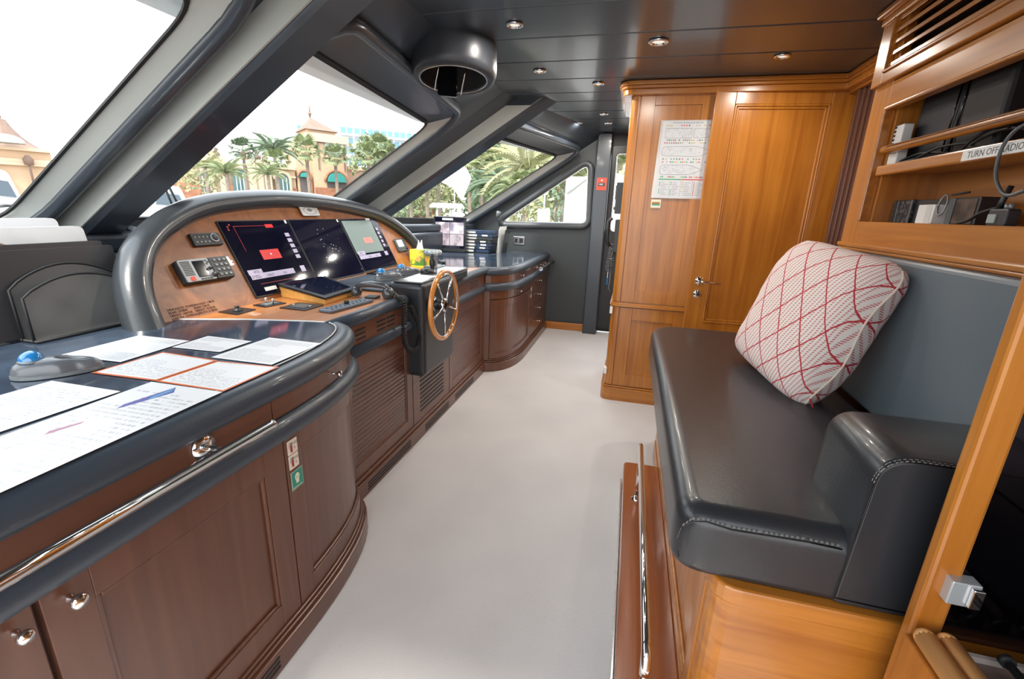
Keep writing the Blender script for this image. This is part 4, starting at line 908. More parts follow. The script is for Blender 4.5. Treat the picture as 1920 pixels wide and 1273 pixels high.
# louvre door above
LPx = .852
m = MB(); m.box(LPx, .90, 2.19, 2.275, 1.805, 2.07); m.box(LPx, .90, -.6, 2.19, 1.805, 1.842); m.box(LPx, .90, -.6, 2.19, 2.035, 2.07); m.build('louvre_frame', cherry_y, su, bevel=.004)
m = MB(); m.box(LPx - .006, .87, 2.178, 2.190, 1.842, 2.035); m.box(LPx - .006, .87, -.6, 2.19, 1.842, 1.851); m.build('louvre_bead', cherry_y, su, bevel=.003)
MB().box(.93, .95, -.6, 2.19, 1.84, 2.04).build('louvre_back', rubber, su)
for k in range(5):
    z = 1.856 + k * .037
    MB().add([(LPx + .004, -.6, z), (LPx + .004, 2.18, z), (LPx + .046, 2.18, z + .024), (LPx + .046, -.6, z + .024), (LPx + .004, -.6, z + .014), (LPx + .004, 2.18, z + .014), (LPx + .046, 2.18, z + .038), (LPx + .046, -.6, z + .038)], [(0, 1, 2, 3), (4, 5, 6, 7), (0, 1, 5, 4), (1, 2, 6, 5), (2, 3, 7, 6), (3, 0, 4, 7)]).build('louvre_slat', cherry_y, su, bevel=.002)
for z0, z1, o in ((2.045, 2.068, .045), (2.020, 2.045, .025)): MB().box(.87 - o, .9, -.6, 2.285, z0, z1).build('cornice', cherry_y, su, bevel=.006)
# label on shelf lip
t = T('shelf_label', 'white label strip reading TURN OFF RADIOS on the shelf lip', 'label', None, None, frame4((.8655, 1.615, 1.4735), (0, -1, 0), (0, 0, 1)))
MB().box(0, .30, 0, .028, 0, .001).build('strip', white, t)
dt(t, 'TURN OFF RADIOS', .024, M('label_ink', (.10, .11, .12), .5), .022, .006, 'lettering', .0012)
# things on the shelves
t = T('laptop_bag', 'black padded bag standing on the upper shelf', 'bag', (1.01, 1.95, 1.498))
MB().prism(rrect(1.80, 2.10, 1.498, 1.775, .03), .95, 1.02, lambda y, z, x: (x, y - (z - 1.498) * .08, z)).build('body', M('bag_nylon', (.022, .024, .030), .5, bump=.1), t, bevel=.018, seg=3)
MB().tube([(.985, 2.10 - (z - 1.498) * .08, z) for z in (1.51, 1.60, 1.76)] , .0035, 6).build('zip_piping', blackg, t); MB().tube([(.945, 1.84, 1.52), (.944, 1.82, 1.76), (.944, 1.85, 1.77)], .004, 6).build('zip_piping', blackg, t); MB().tube([(.945, 1.875, 1.52), (.944, 1.855, 1.76)], .003, 6).build('strap', blackg, t)
MB().prism(rrect(1.62, 1.80, 1.498, 1.745, .03), .93, 1.06, lambda y, z, x: (x, y, z)).build('rear_pocket', rubber, t, bevel=.012)
t = T('adapter_box', 'white box with dark slotted edge beside the black bag', 'box', (.915, 2.075, 1.498))
MB().box(.897, .930, 2.045, 2.105, 1.498, 1.645).build('body', whitep, t, bevel=.004)
for k in range(7): MB().box(.8955, .898, 2.088, 2.102, 1.55 + k * .014, 1.558 + k * .014).build('slot', blackp, t)
def cable(name, label, pts, r, mat=rubber, grp=None):
    P_ = [Vector(p) for p in pts]; o = []
    for i in range(len(P_) - 1):
        a, b, c, d = P_[max(i - 1, 0)], P_[i], P_[i + 1], P_[min(i + 2, len(P_) - 1)]
        for j_ in range(6):
            tt = j_ / 6; o.append(.5 * ((2 * b) + (c - a) * tt + (2 * a - 5 * b + 4 * c - d) * tt * tt + (3 * b - a - 3 * c + d) * tt ** 3))
    o.append(P_[-1]); return S(MB().tube(o, r, 7).build(name, mat), label, 'cable', grp)
cable('cable', 'thin black cable looped on the upper shelf beneath the rail, left part', [(.93, 2.03, 1.502), (.92, 1.93, 1.525), (.92, 1.82, 1.540), (.93, 1.70, 1.53), (.94, 1.78, 1.504), (.91, 1.90, 1.506), (.905, 2.0, 1.512), (.91, 2.03, 1.52), (.93, 1.95, 1.535), (.93, 1.75, 1.512)], .0036)
cable('cable', 'tangle of black cable at the right end of the upper shelf', [(.91, 1.72, 1.51), (.90, 1.63, 1.545), (.91, 1.55, 1.555), (.95, 1.50, 1.52), (.91, 1.58, 1.508), (.90, 1.66, 1.52), (.92, 1.60, 1.548), (.91, 1.50, 1.540), (.93, 1.42, 1.51)], .0042)
cable('cable', 'grey-black cable hanging over the end of the shelf label', [(.885, 1.40, 1.545), (.862, 1.43, 1.53), (.856, 1.455, 1.49), (.856, 1.45, 1.43), (.857, 1.42, 1.39), (.857, 1.385, 1.375), (.857, 1.34, 1.385)], .0042, greyp)
t = T('pouch', 'flat black pouch lying under the rail on the upper shelf', 'pouch', (.93, 1.99, 1.498)); MB().ball((.935, 1.98, 1.510), .05, (.7, 1.2, .28)).build('body', blackp, t); MB().tube([(.903, 1.93, 1.516), (.903, 2.03, 1.512)], .002, 5).build('zip', greyp, t)
# lower shelf: boxes, radio
dia = cellmat('diamond_plate', (.07, .07, .075), (.010, .010, .012), 70, .42, .35, 'voronoi'); camo = cellmat('brown_camouflage', (.030, .018, .012), (.10, .06, .04), 22, .5, .45)
t = T('small_case', 'dark patterned case at the left end of the lower shelf', 'case', (.98, 2.1, 1.305)); MB().box(.955, .99, 2.040, 2.108, 1.305, 1.385).build('side', dia, t, bevel=.002); MB().box(.953, .957, 2.070, 2.073, 1.308, 1.383).build('seam', silver, t)
t = T('black_box', 'open black box with patterned left end on the lower shelf', 'box', (.98, 1.95, 1.305))
MB().box(.955, 1.04, 1.985, 2.035, 1.305, 1.386).build('patterned_end', dia, t, bevel=.002); MB().box(.965, 1.04, 1.80, 1.984, 1.305, 1.384).build('body', blackp, t, bevel=.002); MB().box(.953, .957, 1.983, 1.987, 1.306, 1.385).build('edge_strip', silver, t)
t = T('white_box', 'white box standing in front of the black box on the lower shelf', 'box', (.94, 1.85, 1.305)); MB().box(.925, .962, 1.79, 1.878, 1.305, 1.365).build('body', whitep, t, bevel=.002); MB().box(.924, .9255, 1.80, 1.83, 1.305, 1.3645).build('side_flap', M('off_white', (.6, .6, .58), .5), t)
t = T('folding_case', 'brown camouflage case with black rim on the lower shelf', 'case', (.98, 1.70, 1.305)); MB().box(.950, 1.0, 1.635, 1.765, 1.305, 1.384).build('shell', blackp, t, bevel=.003); MB().box(.9485, .951, 1.645, 1.735, 1.308, 1.378).build('camouflage_face', camo, t); MB().box(.947, .951, 1.738, 1.765, 1.306, 1.382).build('grey_face', greyp, t)
t = T('carabiner', 'pale metal carabiner hooked over the camouflage case', 'carabiner', (.935, 1.76, 1.33)); MB().tube([(.935 + .008 * math.sin(2 * PI * k / 20), 1.772 + .020 * math.cos(2 * PI * k / 20) + .010 * math.sin(2 * PI * k / 20), 1.362 + .031 * math.sin(2 * PI * k / 20)) for k in range(20)], .0028, 7, closed=True).build('ring', silver, t); MB().tube([(.94, 1.75, 1.392), (.95, 1.69, 1.398)], .003, 6).build('strap', rubber, t)
t = T('handheld_radio', 'black handheld two-way radio with stub aerial on the lower shelf', 'radio', (.93, 1.50, 1.305))
MB().prism(rrect(1.465, 1.532, 1.305, 1.348, .006), .915, .945, lambda y, z, x: (x, y, z)).build('body', dgrey, t, bevel=.004); MB().box(.912, .916, 1.498, 1.526, 1.312, 1.334).build('screen', M('radio_lcd', (.35, .42, .40), .3), t)
MB().tube([(.93, 1.522, 1.345), (.93, 1.520, 1.365), (.932, 1.508, 1.405)], [.008, .007, .006], 10).build('aerial', blackp, t)
for y in (1.482, 1.496): MB().lathe([(.006, 0), (.006, .014), (0, .015)], (.93, y, 1.346), (0, 0, 1), 12).build('knob', silver, t)
cable('lanyard', 'black lanyard strap trailing from the handheld radio', [(.93, 1.52, 1.352), (.925, 1.55, 1.345), (.92, 1.575, 1.335), (.915, 1.60, 1.318), (.915, 1.64, 1.309)], .0045)
MATSWHITE = whitep
# settee ---------------------------------------------------------------------
sb = T('settee_base', 'cherry settee base with panelled front under the black cushions', 'seat base', (.5, 1.6, 0))
SBP = Path([(.80, .865), (.30, .865)] + bez((.30, .865), (.262, .865), (.245, .885), (.245, .93), 6)[1:] + [(.245, 2.40)], -1)
if SBP.n[0].y > 0: SBP = Path([tuple(p) for p in SBP.p], 1)
LS = SBP.c[-1]; s2 = lambda y: LS - (2.40 - y)
MB().prism([(.265, .885), (1.14, .885), (1.14, 2.38), (.265, 2.38)], 0, .545).build('carcass', cherry, sb)
MB().wall(SBP, 0, s2(.935), 0, .515, -.02, 0).build('end_panel', cherry_x, sb)
MB().wall(SBP, 0, LS, .515, .558, -.03, .005).build('cap_rail', cherry_x, sb, bevel=.006)
panel_door(SBP, s2(.94), s2(1.66), .10, .512, 0, sb, fr=.05, mat=cherry, bead=True); panel_door(SBP, s2(1.665), LS, .10, .512, 0, sb, fr=.05, mat=cherry, bead=True)
MB().wall(SBP, s2(.935) - .012, s2(.935), .0, .515, -.01, .004).build('corner_bead', cherry, sb, bevel=.002)
MB().wall(SBP, 0, LS, 0, .098, -.03, .004).build('kick_rail', cherry_x, sb)
def cushion(poly, z0, z1, r, seg=6, puff=.010):
    """upholstered block: rounded top and bottom edges, slightly crowned top"""
    cx_ = sum(p[0] for p in poly) / len(poly); cy_ = sum(p[1] for p in poly) / len(poly); m = MB(); rings = []
    for i in range(seg + 1): a = PI / 2 * i / seg; rings.append((-r * .55 * (1 - math.sin(a)), z0 + r * .55 * (1 - math.cos(a))))
    rings = [(-r * .5 * (1 - math.sin(PI / 2 * i / 3)), z0 + r * .5 * (1 - math.cos(PI / 2 * i / 3))) for i in range(4)]
    rings += [(-r * (1 - math.cos(PI / 2 * i / seg)), z1 - r + r * math.sin(PI / 2 * i / seg)) for i in range(seg + 1)]
    n = len(poly); vs = []
    for off, z in rings: vs += [(p.x, p.y, z) for p in offset_poly(poly, off)]
    inner_ = offset_poly(poly, -r); 
    R_ = len(rings); m.add(vs, [(i * n + j, i * n + (j + 1) % n, (i + 1) * n + (j + 1) % n, (i + 1) * n + j) for i in range(R_ - 1) for j in range(n)], True)
    m.f += [list(range(n))[::-1], [(R_ - 1) * n + j for j in range(n)]]; m.sm += [False, False]
    return m
def resample(poly, step):
    out_ = []; P_ = [Vector(p) for p in poly]
    for i in range(len(P_)):
        a, b = P_[i], P_[(i + 1) % len(P_)]; n = max(1, int((b - a).length / step)); out_ += [a.lerp(b, k / n) for k in range(n)]
    return out_
def stitch(mname, pts, par, up, r=.0011, dash=.0055):
    """double row of small thread stitches along a seam"""
    m = MB(); P_ = [Vector(p) for p in pts]
    for a, b in zip(P_, P_[1:]):
        L_ = (b - a).length; k = 0; d_ = (b - a).normalized()
        while k * dash * 1.7 + dash < L_:
            for o in (-.0035, .0035):
                s_ = a + d_ * (k * dash * 1.7) + Vector(up) * o; e = s_ + d_ * dash; m.tube([s_, e], r, 4, caps=False)
            k += 1
    return m.build(mname, M('thread_grey', (.16, .16, .15), .6), par)
sc = T('seat_cushion', 'long black leather seat cushion with rounded far end', 'cushion', (.48, 1.7, .56))
sp_ = [tuple(p) for p in roundpoly([(.155, .875), (.80, .875), (.80, 2.60), (.155, 2.60)], [.075, .075, .075, .16], 8)]
cushion(sp_, .558, .715, .046, puff=0).build('cushion_body', sofa_lea, sc)
# curved seam on the near end of the seat
seam = [(.168, .8735, .60), (.160, .8725, .64), (.166, .872, .672), (.182, .872, .692), (.21, .872, .697), (.26, .873, .688), (.32, .873, .690), (.40, .874, .692), (.458, .874, .690)]
MB().tube(seam, .0016, 5).build('seam', blackg, sc); stitch('stitching', [(x, y + .0, z) for x, y, z in [(p[0], p[1] + .0012, p[2] + .006) for p in seam]], sc, (0, 0, .4))
ar = T('armrest_cushion', 'black leather block armrest at the near end of the settee', 'cushion', (.62, .99, .565))
apoly = [tuple(p) for p in resample([tuple(p) for p in rrect(.462, .80, .872, 1.10, .02, 3)], .08)]
m = MB()
def arm(u, v):   # rounded block swept along y (near face is at y = .872)
    return None
prof_ = [tuple(p) for p in roundpoly([(.466, .566), (.81, .566), (.81, .895), (.480, .895)], [.012, .01, .045, .055], 6)]
yy = [(.872, -.004), (.874, 0), (.885, .003), (1.08, .003), (1.095, 0), (1.105, -.010), (1.108, -.03)]
n = len(prof_); vs = []
for y, o in yy: vs += [(p.x, y, p.y) for p in offset_poly(prof_, o)]
m.add(vs, [(i * n + j, i * n + (j + 1) % n, (i + 1) * n + (j + 1) % n, (i + 1) * n + j) for i in range(len(yy) - 1) for j in range(n)], True); m.f += [list(range(n)), list(range((len(yy) - 1) * n, len(yy) * n))]; m.sm += [False, False]
m.build('cushion_body', sofa_lea, ar)
op = offset_poly(prof_, .0); sm_ = [(p.x, .8725, p.y) for p in op if p.y > .60 or p.x < .5]
k0 = min(range(len(op)), key=lambda i: (op[i].x - .81) ** 2 + (op[i].y - .895 + .04) ** 2)
seq = [(p.x, .8715, p.y) for p in (op[k0:] + op[:k0]) if not (p.y < .575)]
MB().tube(seq, .0018, 5).build('seam', blackg, ar)
stitch('stitching', [(p.x, .8735, p.y) for p in (lambda l: l[k0:] + l[:k0])(offset_poly(prof_, .003)) if p.y > .59], ar, (0, 1, 0), .0011, .005)
bk = T('backrest', 'grey-black leather backrest panel behind the pillow', 'backrest', (.85, 1.6, .70))
MB().prism(rrect(.90, 2.27, .705, 1.192, .02), .805, .86, lambda y, z, x: (x + (z - .70) * .05, y, z)).build('panel', back_lea, bk, bevel=.014, seg=3)
MB().box(.86, 1.15, .88, 2.27, .545, 1.19).build('backing_board', shade_cherry, bk)
bk2 = T('rear_cushion', 'dark cushion block seen through the smoked glass', 'cushion', (.85, .6, .50))
MB().prism(rrect(.10, .86, .50, 1.10, .04), .78, .90, lambda y, z, x: (x, y, z)).build('panel', sofa_lea, bk2, bevel=.02, seg=3)
MB().tube([(.779, .12, .78), (.779, .84, .78)], .003, 6).build('seam', blackg, bk2)
# pillow ------------------------------------------------------------------
ctr = Vector((.652, 1.838, .962)); upv = Vector((.185, -.125, .455)); rt = Vector((.095, -.48, -.045))
pl = T('pillow', 'cream knitted pillow with red diamond pattern on the settee', 'pillow', None, None, frame4(ctr, rt, upv))
if pl.matrix_world.col[2][0] > 0: pass
HW, HH = .272, .262
def pil(sg):
    def f(u, v):
        a, b = 2 * u - 1, 2 * v - 1
        a_, b_ = math.sin(a * PI / 2) * .5 + a * .5, math.sin(b * PI / 2) * .5 + b * .5
        x = a_ * HW * (1 - .07 * abs(b) ** 5); y = b_ * HH * (1 - .07 * abs(a) ** 5); t_ = max(0, (1 - a_ ** 4)) ** .5 * max(0, (1 - b_ ** 4)) ** .5
        wr_ = (.004 * math.sin(a * 9 + b * 4) + .003 * math.sin(b * 21)) * t_ * abs(a) ** 2
        return (x, y, sg * (.108 * t_ ** .85 + wr_) + .012 * math.sin(b * 6) * (1 - t_))
    return f
PUV = [((2 * i / 29 - 1) * .30, (2 * j / 29 - 1) * .30) for i in range(30) for j in range(30)]
pm_ = pillowmat()
m = MB().grid(pil(1), 30, 30); m.uv = PUV; m.build('front_cover', pm_, pl); m = MB().grid(pil(-1), 30, 30); m.uv = PUV; m.build('back_cover', pm_, pl)
f_ = pil(1); MB().tube([f_(1, k / 16) for k in range(17)], .0035, 6).build('edge_seam', M('cream_yarn', (.80, .70, .58), .9), pl); MB().tube([f_(0, k / 16) for k in range(17)], .003, 6).build('edge_seam', M('cream_yarn'), pl)
MB().tube([f_(1, .10), (f_(1, .1)[0] + .02, f_(1, .1)[1] - .03, -.01), (f_(1, .1)[0] + .035, f_(1, .1)[1] - .025, -.01)], .0028, 6).build('loose_thread', M('red_yarn', (.45, .03, .04), .9), pl)
# foot platform + rail ---------------------------------------------------------
fp = T('foot_platform', 'low varnished wooden footstep along the settee base', 'footstep', (.16, 1.5, 0))
MB().prism([tuple(p) for p in roundpoly([(.085, .55), (.245, .55), (.245, 2.10), (.085, 2.10)], [.01, .01, .01, .03], 4)], 0, .092).build('body', shade_cherry_y, fp)
MB().prism([tuple(p) for p in roundpoly([(.078, .54), (.245, .54), (.245, 2.11), (.078, 2.11)], [.01, .01, .01, .035], 4)], .088, .104).build('top_board', wood('footstep_wood', (.23, .060, .018), (.32, .10, .03), 'y', .15, .8), fp, bevel=.004)
MB().box(.072, .0775, .55, 2.08, .004, .020).build('metal_edging', steel, fp)
rl = T('foot_rail', 'chrome foot rail on short posts above the wooden footstep', 'rail', (.137, 1.4, .104))
MB().tube([(.137, 1.925, .298), (.137, .925, .298), (.137, .90, .290), (.137, .885, .262), (.137, .88, .245)], .0125, 14).ball((.137, 1.925, .298), .0125).build('bar', chrome, rl)
for y, y2 in ((1.84, 1.80), (.88, .905)):
    MB().lathe([(.021, 0), (.021, .006), (.013, .010), (.010, .022)], (.137, y2, .104), (0, 0, 1), 18).tube([(.137, y2, .12), (.137, y, .29 if y > 1 else .25)], .0085, 12).build('post', chrome, rl)
# divider post, smoked glass, clip, coaming rail ----------------------------------
po = T('divider_post', 'slim cherry divider post in front of the armrest', 'post', (.575, .81, 0))
MB().box(.552, .598, .795, .822, 0, 2.068).build('post', cherry, po, bevel=.006)
MB().box(.545, .604, .70, .795, 0, .60).build('lower_panel', cherry, po, bevel=.003)
t = T('smoked_glass_panel', 'smoked glass divider panel right of the slim cherry post', 'glass panel', (.87, .808, .60))
MB().box(.599, 1.155, .804, .812, .60, 2.06).build('pane', smoked, t)
t = T('glass_clip', 'chrome clip holding the smoked glass to the cherry post', 'clip', (.60, .80, .755)); MB().box(.574, .616, .778, .8035, .690, .735).build('clamp', M('clip_metal', (.50, .53, .55), .25, metal=.5), t, bevel=.002); MB().box(.600, .617, .770, .778, .694, .731).build('lip', chrome, t, bevel=.002)
co = T('coaming', 'cherry stairwell coaming topped by a doubled rounded handrail', 'coaming', (.575, .3, 0))
MB().box(.560, .600, -.9, .70, 0, .60).build('side_board', cherry_y, co)
MB().tube([(.556, .765, .622), (.556, .3, .622), (.556, -.9, .622)], .0165, 14).ball((.556, .765, .622), .0165).build('handrail', wood('pale_cherry_rail', (.62, .30, .10), (.78, .42, .16), 'y', .35, .2), co)
MB().tube([(.588, .765, .622), (.588, .3, .622), (.588, -.9, .622)], .0165, 14).ball((.588, .765, .622), .0165).build('handrail', bpy.data.materials['pale_cherry_rail'], co)
sw_ = T('stair_landing', 'brown tiled landing with black rods beyond the coaming', 'landing', (.9, .3, 0))
MB().box(.605, 1.155, -.9, .781, .40, .575).build('landing_block', M('landing_brown', (.045, .028, .022), .25), sw_)
for i in range(2):
    for j_ in range(5): MB().box(.608 + i * .275, .878 + i * .275, .48 - j_ * .31, .786 - j_ * .31, .575, .581).build('tile', M('brown_tile', (.16, .105, .085), .2, var=.3, scale=8), sw_, bevel=.001)
for k in range(5):
    x = .672 + k * .040; MB().tube([(x, .76, .612), (x, .3, .612), (x, -.9, .612)], .0065, 8).lathe([(.011, 0), (.011, .01)], (x, .76, .612), (0, 1, 0), 12).build('rod', rubber, sw_)
MB().box(.62, 1.15, .782, .79, .581, .592).build('edge_strip', M('pale_edge', (.40, .34, .31), .3), sw_)
for k in range(5): MB().box(.668 + k * .040, .676 + k * .040, .72, .73, .581, .607).build('rod_foot', blackp, sw_)
# ================================================================== CEILING FITTINGS
def downlight(c, label, r=.036):
    t = T('downlight', label, 'ceiling light', (c.x, c.y, CZ), 'ceiling downlights')
    MB().lathe([(r, 0), (r * 1.12, -.002), (r * 1.05, -.008), (r * .80, -.008), (r * .74, .0)], (c.x, c.y, CZ - .0005), (0, 0, 1), 22).build('trim_ring', chrome, t)
    MB().lathe([(r * .74, 0), (r * .5, -.004), (0, -.005)], (c.x, c.y, CZ - .001), (0, 0, 1), 18).build('lens', M('light_lens', (.5, .5, .46), .25, emit=.35, ecol=(1, .93, .8)), t)
    ld = bpy.data.lights.new('lamp_glow', 'AREA'); ld.shape = 'DISK'; ld.size = .07; ld.energy = LAMP; ld.color = (1, .93, .84)
    lo = bpy.data.objects.new('lamp_glow', ld); COL.objects.link(lo); lo.parent = t; lo.location = (0, 0, -.010)
    return t
for p, lb in (((965, 45), 'round downlight just right of the roof-mounted round speaker housing, nearest the camera'), ((1235, 77), 'round downlight in the middle of the ceiling before the wardrobe'), ((1467, 104), 'round downlight in front of the wooden door'),
              ((1012, 132), 'small downlight to the right of the speaker housing, second board row'), ((1122, 156), 'downlight close to the wardrobe crown corner'), ((1132, 213), 'small flat downlight beside the wardrobe crown, above the far door'),
              ((1140, 230), 'glowing downlight nearest the far side door'), ((1085, 230), 'small downlight left of the glowing one near the far door'), ((1015, 202), 'small downlight near the top of the second pillar')):
    c = onZ(*p, CZ); downlight(c, lb, .034 if p[0] != 1235 else .042)
t = T('round_speaker_housing', 'round black leather housing hanging from the ceiling with a small folding screen inside', 'housing', (-.93, 2.33, 1.93))
dc = Vector((-.935, 2.36, 0)); r0 = .208; dax = Vector((-.05, .12, 1)).normalized(); dcz = lambda z: Vector((dc.x, dc.y, CZ - .09)) + dax * (z - CZ + .09)
oz = CZ - .09
MB().lathe([(q_, z - oz) for q_, z in [(r0 + .004, CZ + .04), (r0 + .006, CZ - .05), (r0 + .005, CZ - .13), (r0 - .002, CZ - .152), (r0 - .012, CZ - .163), (r0 - .026, CZ - .167), (r0 - .040, CZ - .163), (r0 - .044, CZ - .155)]], dcz(oz), dax, 44, cap=False).build('ring', M('housing_leather', (.030, .034, .042), .38, bump=.03, scale=150), t)
MB().lathe([(r0 - .043, CZ - .156 - oz), (r0 - .045, CZ - .05 - oz), (0, CZ - .05 - oz)], dcz(oz), dax, 44, cap=False).build('inner_well', M('well_black', (.004, .004, .005), .7), t)
MB().lathe([(r0 - .038, 0), (r0 - .043, -.003), (r0 - .046, 0)], dcz(CZ - .163), dax, 44, cap=False).build('inner_trim', steel, t)
MB().box(-.055, .055, -.012, .012, -.165, .02, lambda x, y, z: (dc.x - .035 + x * .7 - z * .10, dc.y + .0 + y + x * .5 - z * -.2, CZ - .075 + z)).build('folding_screen', blackg, t, bevel=.004)
for s_ in (-1, 1): MB().tube([(dc.x + .02 + s_ * .05, dc.y - .02 + s_ * .05, CZ - .03), (dc.x - .03 + s_ * .05, dc.y + .0 + s_ * .05, CZ - .215)], .003, 6).build('hinge_arm', chrome, t)
MB().ball((dc.x - .06, dc.y - .04, CZ - .150), .008).build('lock_pin', chrome, t)
# ================================================================== FAR WALL THINGS
def wallthing(name, label, cat, u, v): p = onY(u, v, YF); return T(name, label, cat, (p.x, YF, p.z)), p
t, p = wallthing('wall_socket', 'square metal socket plate on the black far wall', 'socket', 973, 451)
MB().box(p.x - .065, p.x + .065, YF - .008, YF, p.z - .045, p.z + .045).build('plate', steel, t, bevel=.003); MB().box(p.x - .045, p.x - .01, YF - .011, YF - .008, p.z - .02, p.z + .02).box(p.x + .005, p.x + .05, YF - .011, YF - .008, p.z - .025, p.z + .025).build('outlet', blackp, t); MB().lathe([(.012, 0), (.012, .012)], (p.x - .0, YF - .011, p.z), (0, -1, 0), 12).build('plug', chrome, t)
t, p = wallthing('gooseneck_lamp', 'small gooseneck reading lamp on the black wall left of the raked side window', 'lamp', 949, 436)
a = onY(934, 402, YF - .10); MB().lathe([(.036, 0), (.034, .014), (.020, .018), (.018, .05), (0, .052)], (p.x, YF, p.z), (0, -1, 0), 18).build('base', dgrey, t)
b_ = onY(935, 420, YF - .10); MB().tube([(p.x, YF - .05, p.z), (p.x - .03, YF - .07, p.z + .02), tuple(b_), tuple(a)], .005, 8).build('gooseneck', blackp, t); MB().lathe([(.012, -.03), (.018, -.02), (.026, .01), (.028, .03), (.024, .034)], a, (.3, -.1, .8), 14).build('lamp_head', silver, t)
t, p = wallthing('fire_sign', 'small red sign on the dark post beside the far door', 'sign', 1128, 345); BY = 4.938
q = onY(1128, 345, BY); MB().box(q.x - .050, q.x + .050, BY - .004, BY, q.z - .060, q.z + .060).build('plate', M('sign_red', (.62, .07, .035), .4), t); MB().box(q.x - .034, q.x + .034, BY - .006, BY - .004, q.z - .022, q.z + .012).build('black_panel', blackg, t); dt_ = text_mesh('FIRE', .022, white, 'lettering', t, (q.x - .026, BY - .0065, q.z - .012), (1, 0, 0), (0, 0, 1), .0003); MB().lathe([(.008, 0), (.008, .001)], (q.x, BY - .004, q.z + .035), (0, -1, 0), 12).build('symbol', white, t)
# phones hanging on the wardrobe side
t = T('wall_telephone', 'black wall telephone with coiled cord on the left side of the wardrobe', 'telephone', (-.13, 3.60, 1.15))
MB().box(-.125, -.086, 3.52, 3.66, 1.02, 1.26).build('body', dgrey, t, bevel=.008); MB().tube([(-.15, 3.55, 1.27), (-.175, 3.55, 1.24), (-.175, 3.55, 1.10), (-.15, 3.55, 1.06)], .013, 10).build('handset', blackp, t)
coil([(-.14, 3.54, 1.05), (-.15, 3.54, .95), (-.155, 3.54, .90), (-.14, 3.56, .88), (-.12, 3.56, .95), (-.115, 3.57, 1.02)], .011, .0035, 26).build('coiled_cord', greyp, t)
MB().tube([(-.125, 3.56, 1.0), (-.125, 3.56, .80), (-.13, 3.55, .74), (-.11, 3.55, .72)], .006, 8).build('cable', greyp, t)
t = T('radio_rack', 'dark radio set above the wall telephone on the wardrobe side', 'radio', (-.11, 3.62, 1.3)); MB().box(-.14, -.086, 3.55, 3.72, 1.30, 1.52).build('body', dgrey, t, bevel=.004); MB().box(-.146, -.140, 3.57, 3.70, 1.40, 1.50).build('screen', blackg, t); MB().lathe([(.012, 0), (.012, .012)], (-.14, 3.6, 1.34), (-1, 0, 0), 12).build('knob', silver, t)
# ================================================================== FAR COUNTER THINGS
t = T('camera_monitor', 'dark framed monitor showing four camera views on the far counter', 'monitor', None, None, frame4((-1.965, 4.42, .858), (.34, .06, 0), (0, .05, 1)))
MB().prism(rrect(0, .335, .005, .355, .010), 0, .03).build('frame', blackp, t, bevel=.004); MB().prism(rrect(.012, .323, .04, .345, .003), .030, .032).build('glass_face', scr_dark, t)
cams = [cellmat('camera_view_%d' % i, a, b, 9 + 2 * i, .5, .3) for i, (a, b) in enumerate((((.42, .36, .40), (.16, .13, .15)), ((.38, .33, .36), (.14, .13, .18)), ((.16, .13, .15), (.34, .28, .30)), ((.30, .26, .28), (.12, .11, .13))))]
for i, c in enumerate(cams):
    b = c.node_tree.nodes['Principled BSDF']; lk_ = b.inputs['Base Color'].links[0].from_socket; c.node_tree.links.new(lk_, b.inputs['Emission Color']); b.inputs['Emission Strength'].default_value = .35
    x0 = .022 + (i % 2) * .147; y0 = .185 - (i // 2) * .118; MB().box(x0, x0 + .142, y0, y0 + .113, .032, .033).build('camera_view', c, t)
MB().box(.09, .20, .318, .338, .032, .033).build('status_bar', M('status_lamp', (.3, .32, .3), .3, emit=.4, ecol=(.8, .9, .85)), t)
MB().box(.10, .24, 0, .012, -.09, .02).build('foot', blackp, t, bevel=.003)
t = T('document_tray', 'black wire tray holding the stack of binders', 'tray', (-1.53, 4.62, .858)); m = MB()
for z in (.862, .93, 1.0):
    m.tube([(-1.70, 4.50, z), (-1.40, 4.50, z), (-1.40, 4.76, z), (-1.70, 4.76, z)], .003, 5, closed=True)
m.build('wire_loop', rubber, t)
for x, y in ((-1.70, 4.50), (-1.40, 4.50), (-1.55, 4.50), (-1.70, 4.76), (-1.40, 4.76)): MB().tube([(x, y, .858), (x, y, 1.0)], .003, 5).build('wire_post', rubber, t)
navy = M('navy_binder', (.018, .035, .075), .4); dgb = M('charcoal_binder', (.03, .035, .04), .4)
lbls = ['navy binder at the bottom of the stack in the wire tray', 'navy binder second from the bottom of the stack', 'navy binder third from the bottom, with a white spine label', 'charcoal binder in the middle of the stack', 'charcoal binder fifth from the bottom of the stack', 'navy binder second from the top of the stack', 'navy binder on top of the stack']
zz = .866
for k in range(7):
    h = .030 if k < 6 else .028; dx = (.0, .01, .02, .015, .03, .035, .02)[k]; t = T('binder', lbls[k], 'binder', (-1.55 + dx, 4.63, zz), 'stacked binders'); cvm = dgb if k in (3, 4) else navy
    x0, x1, y0, y1 = -1.69 + dx, -1.395 + dx, 4.52, 4.74
    MB().box(x0, x1, y0, y1, zz, zz + .003).box(x0, x1, y0, y1, zz + h - .004, zz + h - .001).box(x1 - .004, x1, y0, y1, zz, zz + h - .001).box(x0 + .12, x1, y0, y0 + .004, zz, zz + h - .001).build('cover', cvm, t, bevel=.001)
    MB().box(x0 + .006, x1 - .006, y0 + .005, y1 - .006, zz + .0035, zz + h - .0045).build('pages', M('page_edges', (.62, .61, .57), .7), t)
    if k in (1, 2, 3, 5): MB().box(x1 - .12, x1 - .06, y0 - .001, y0, zz + .007, zz + h - .009).build('spine_label', white, t)
    zz += h + .0015
t = T('loose_papers', 'white papers standing on end right of the binder stack', 'papers', (-1.36, 4.72, .858))
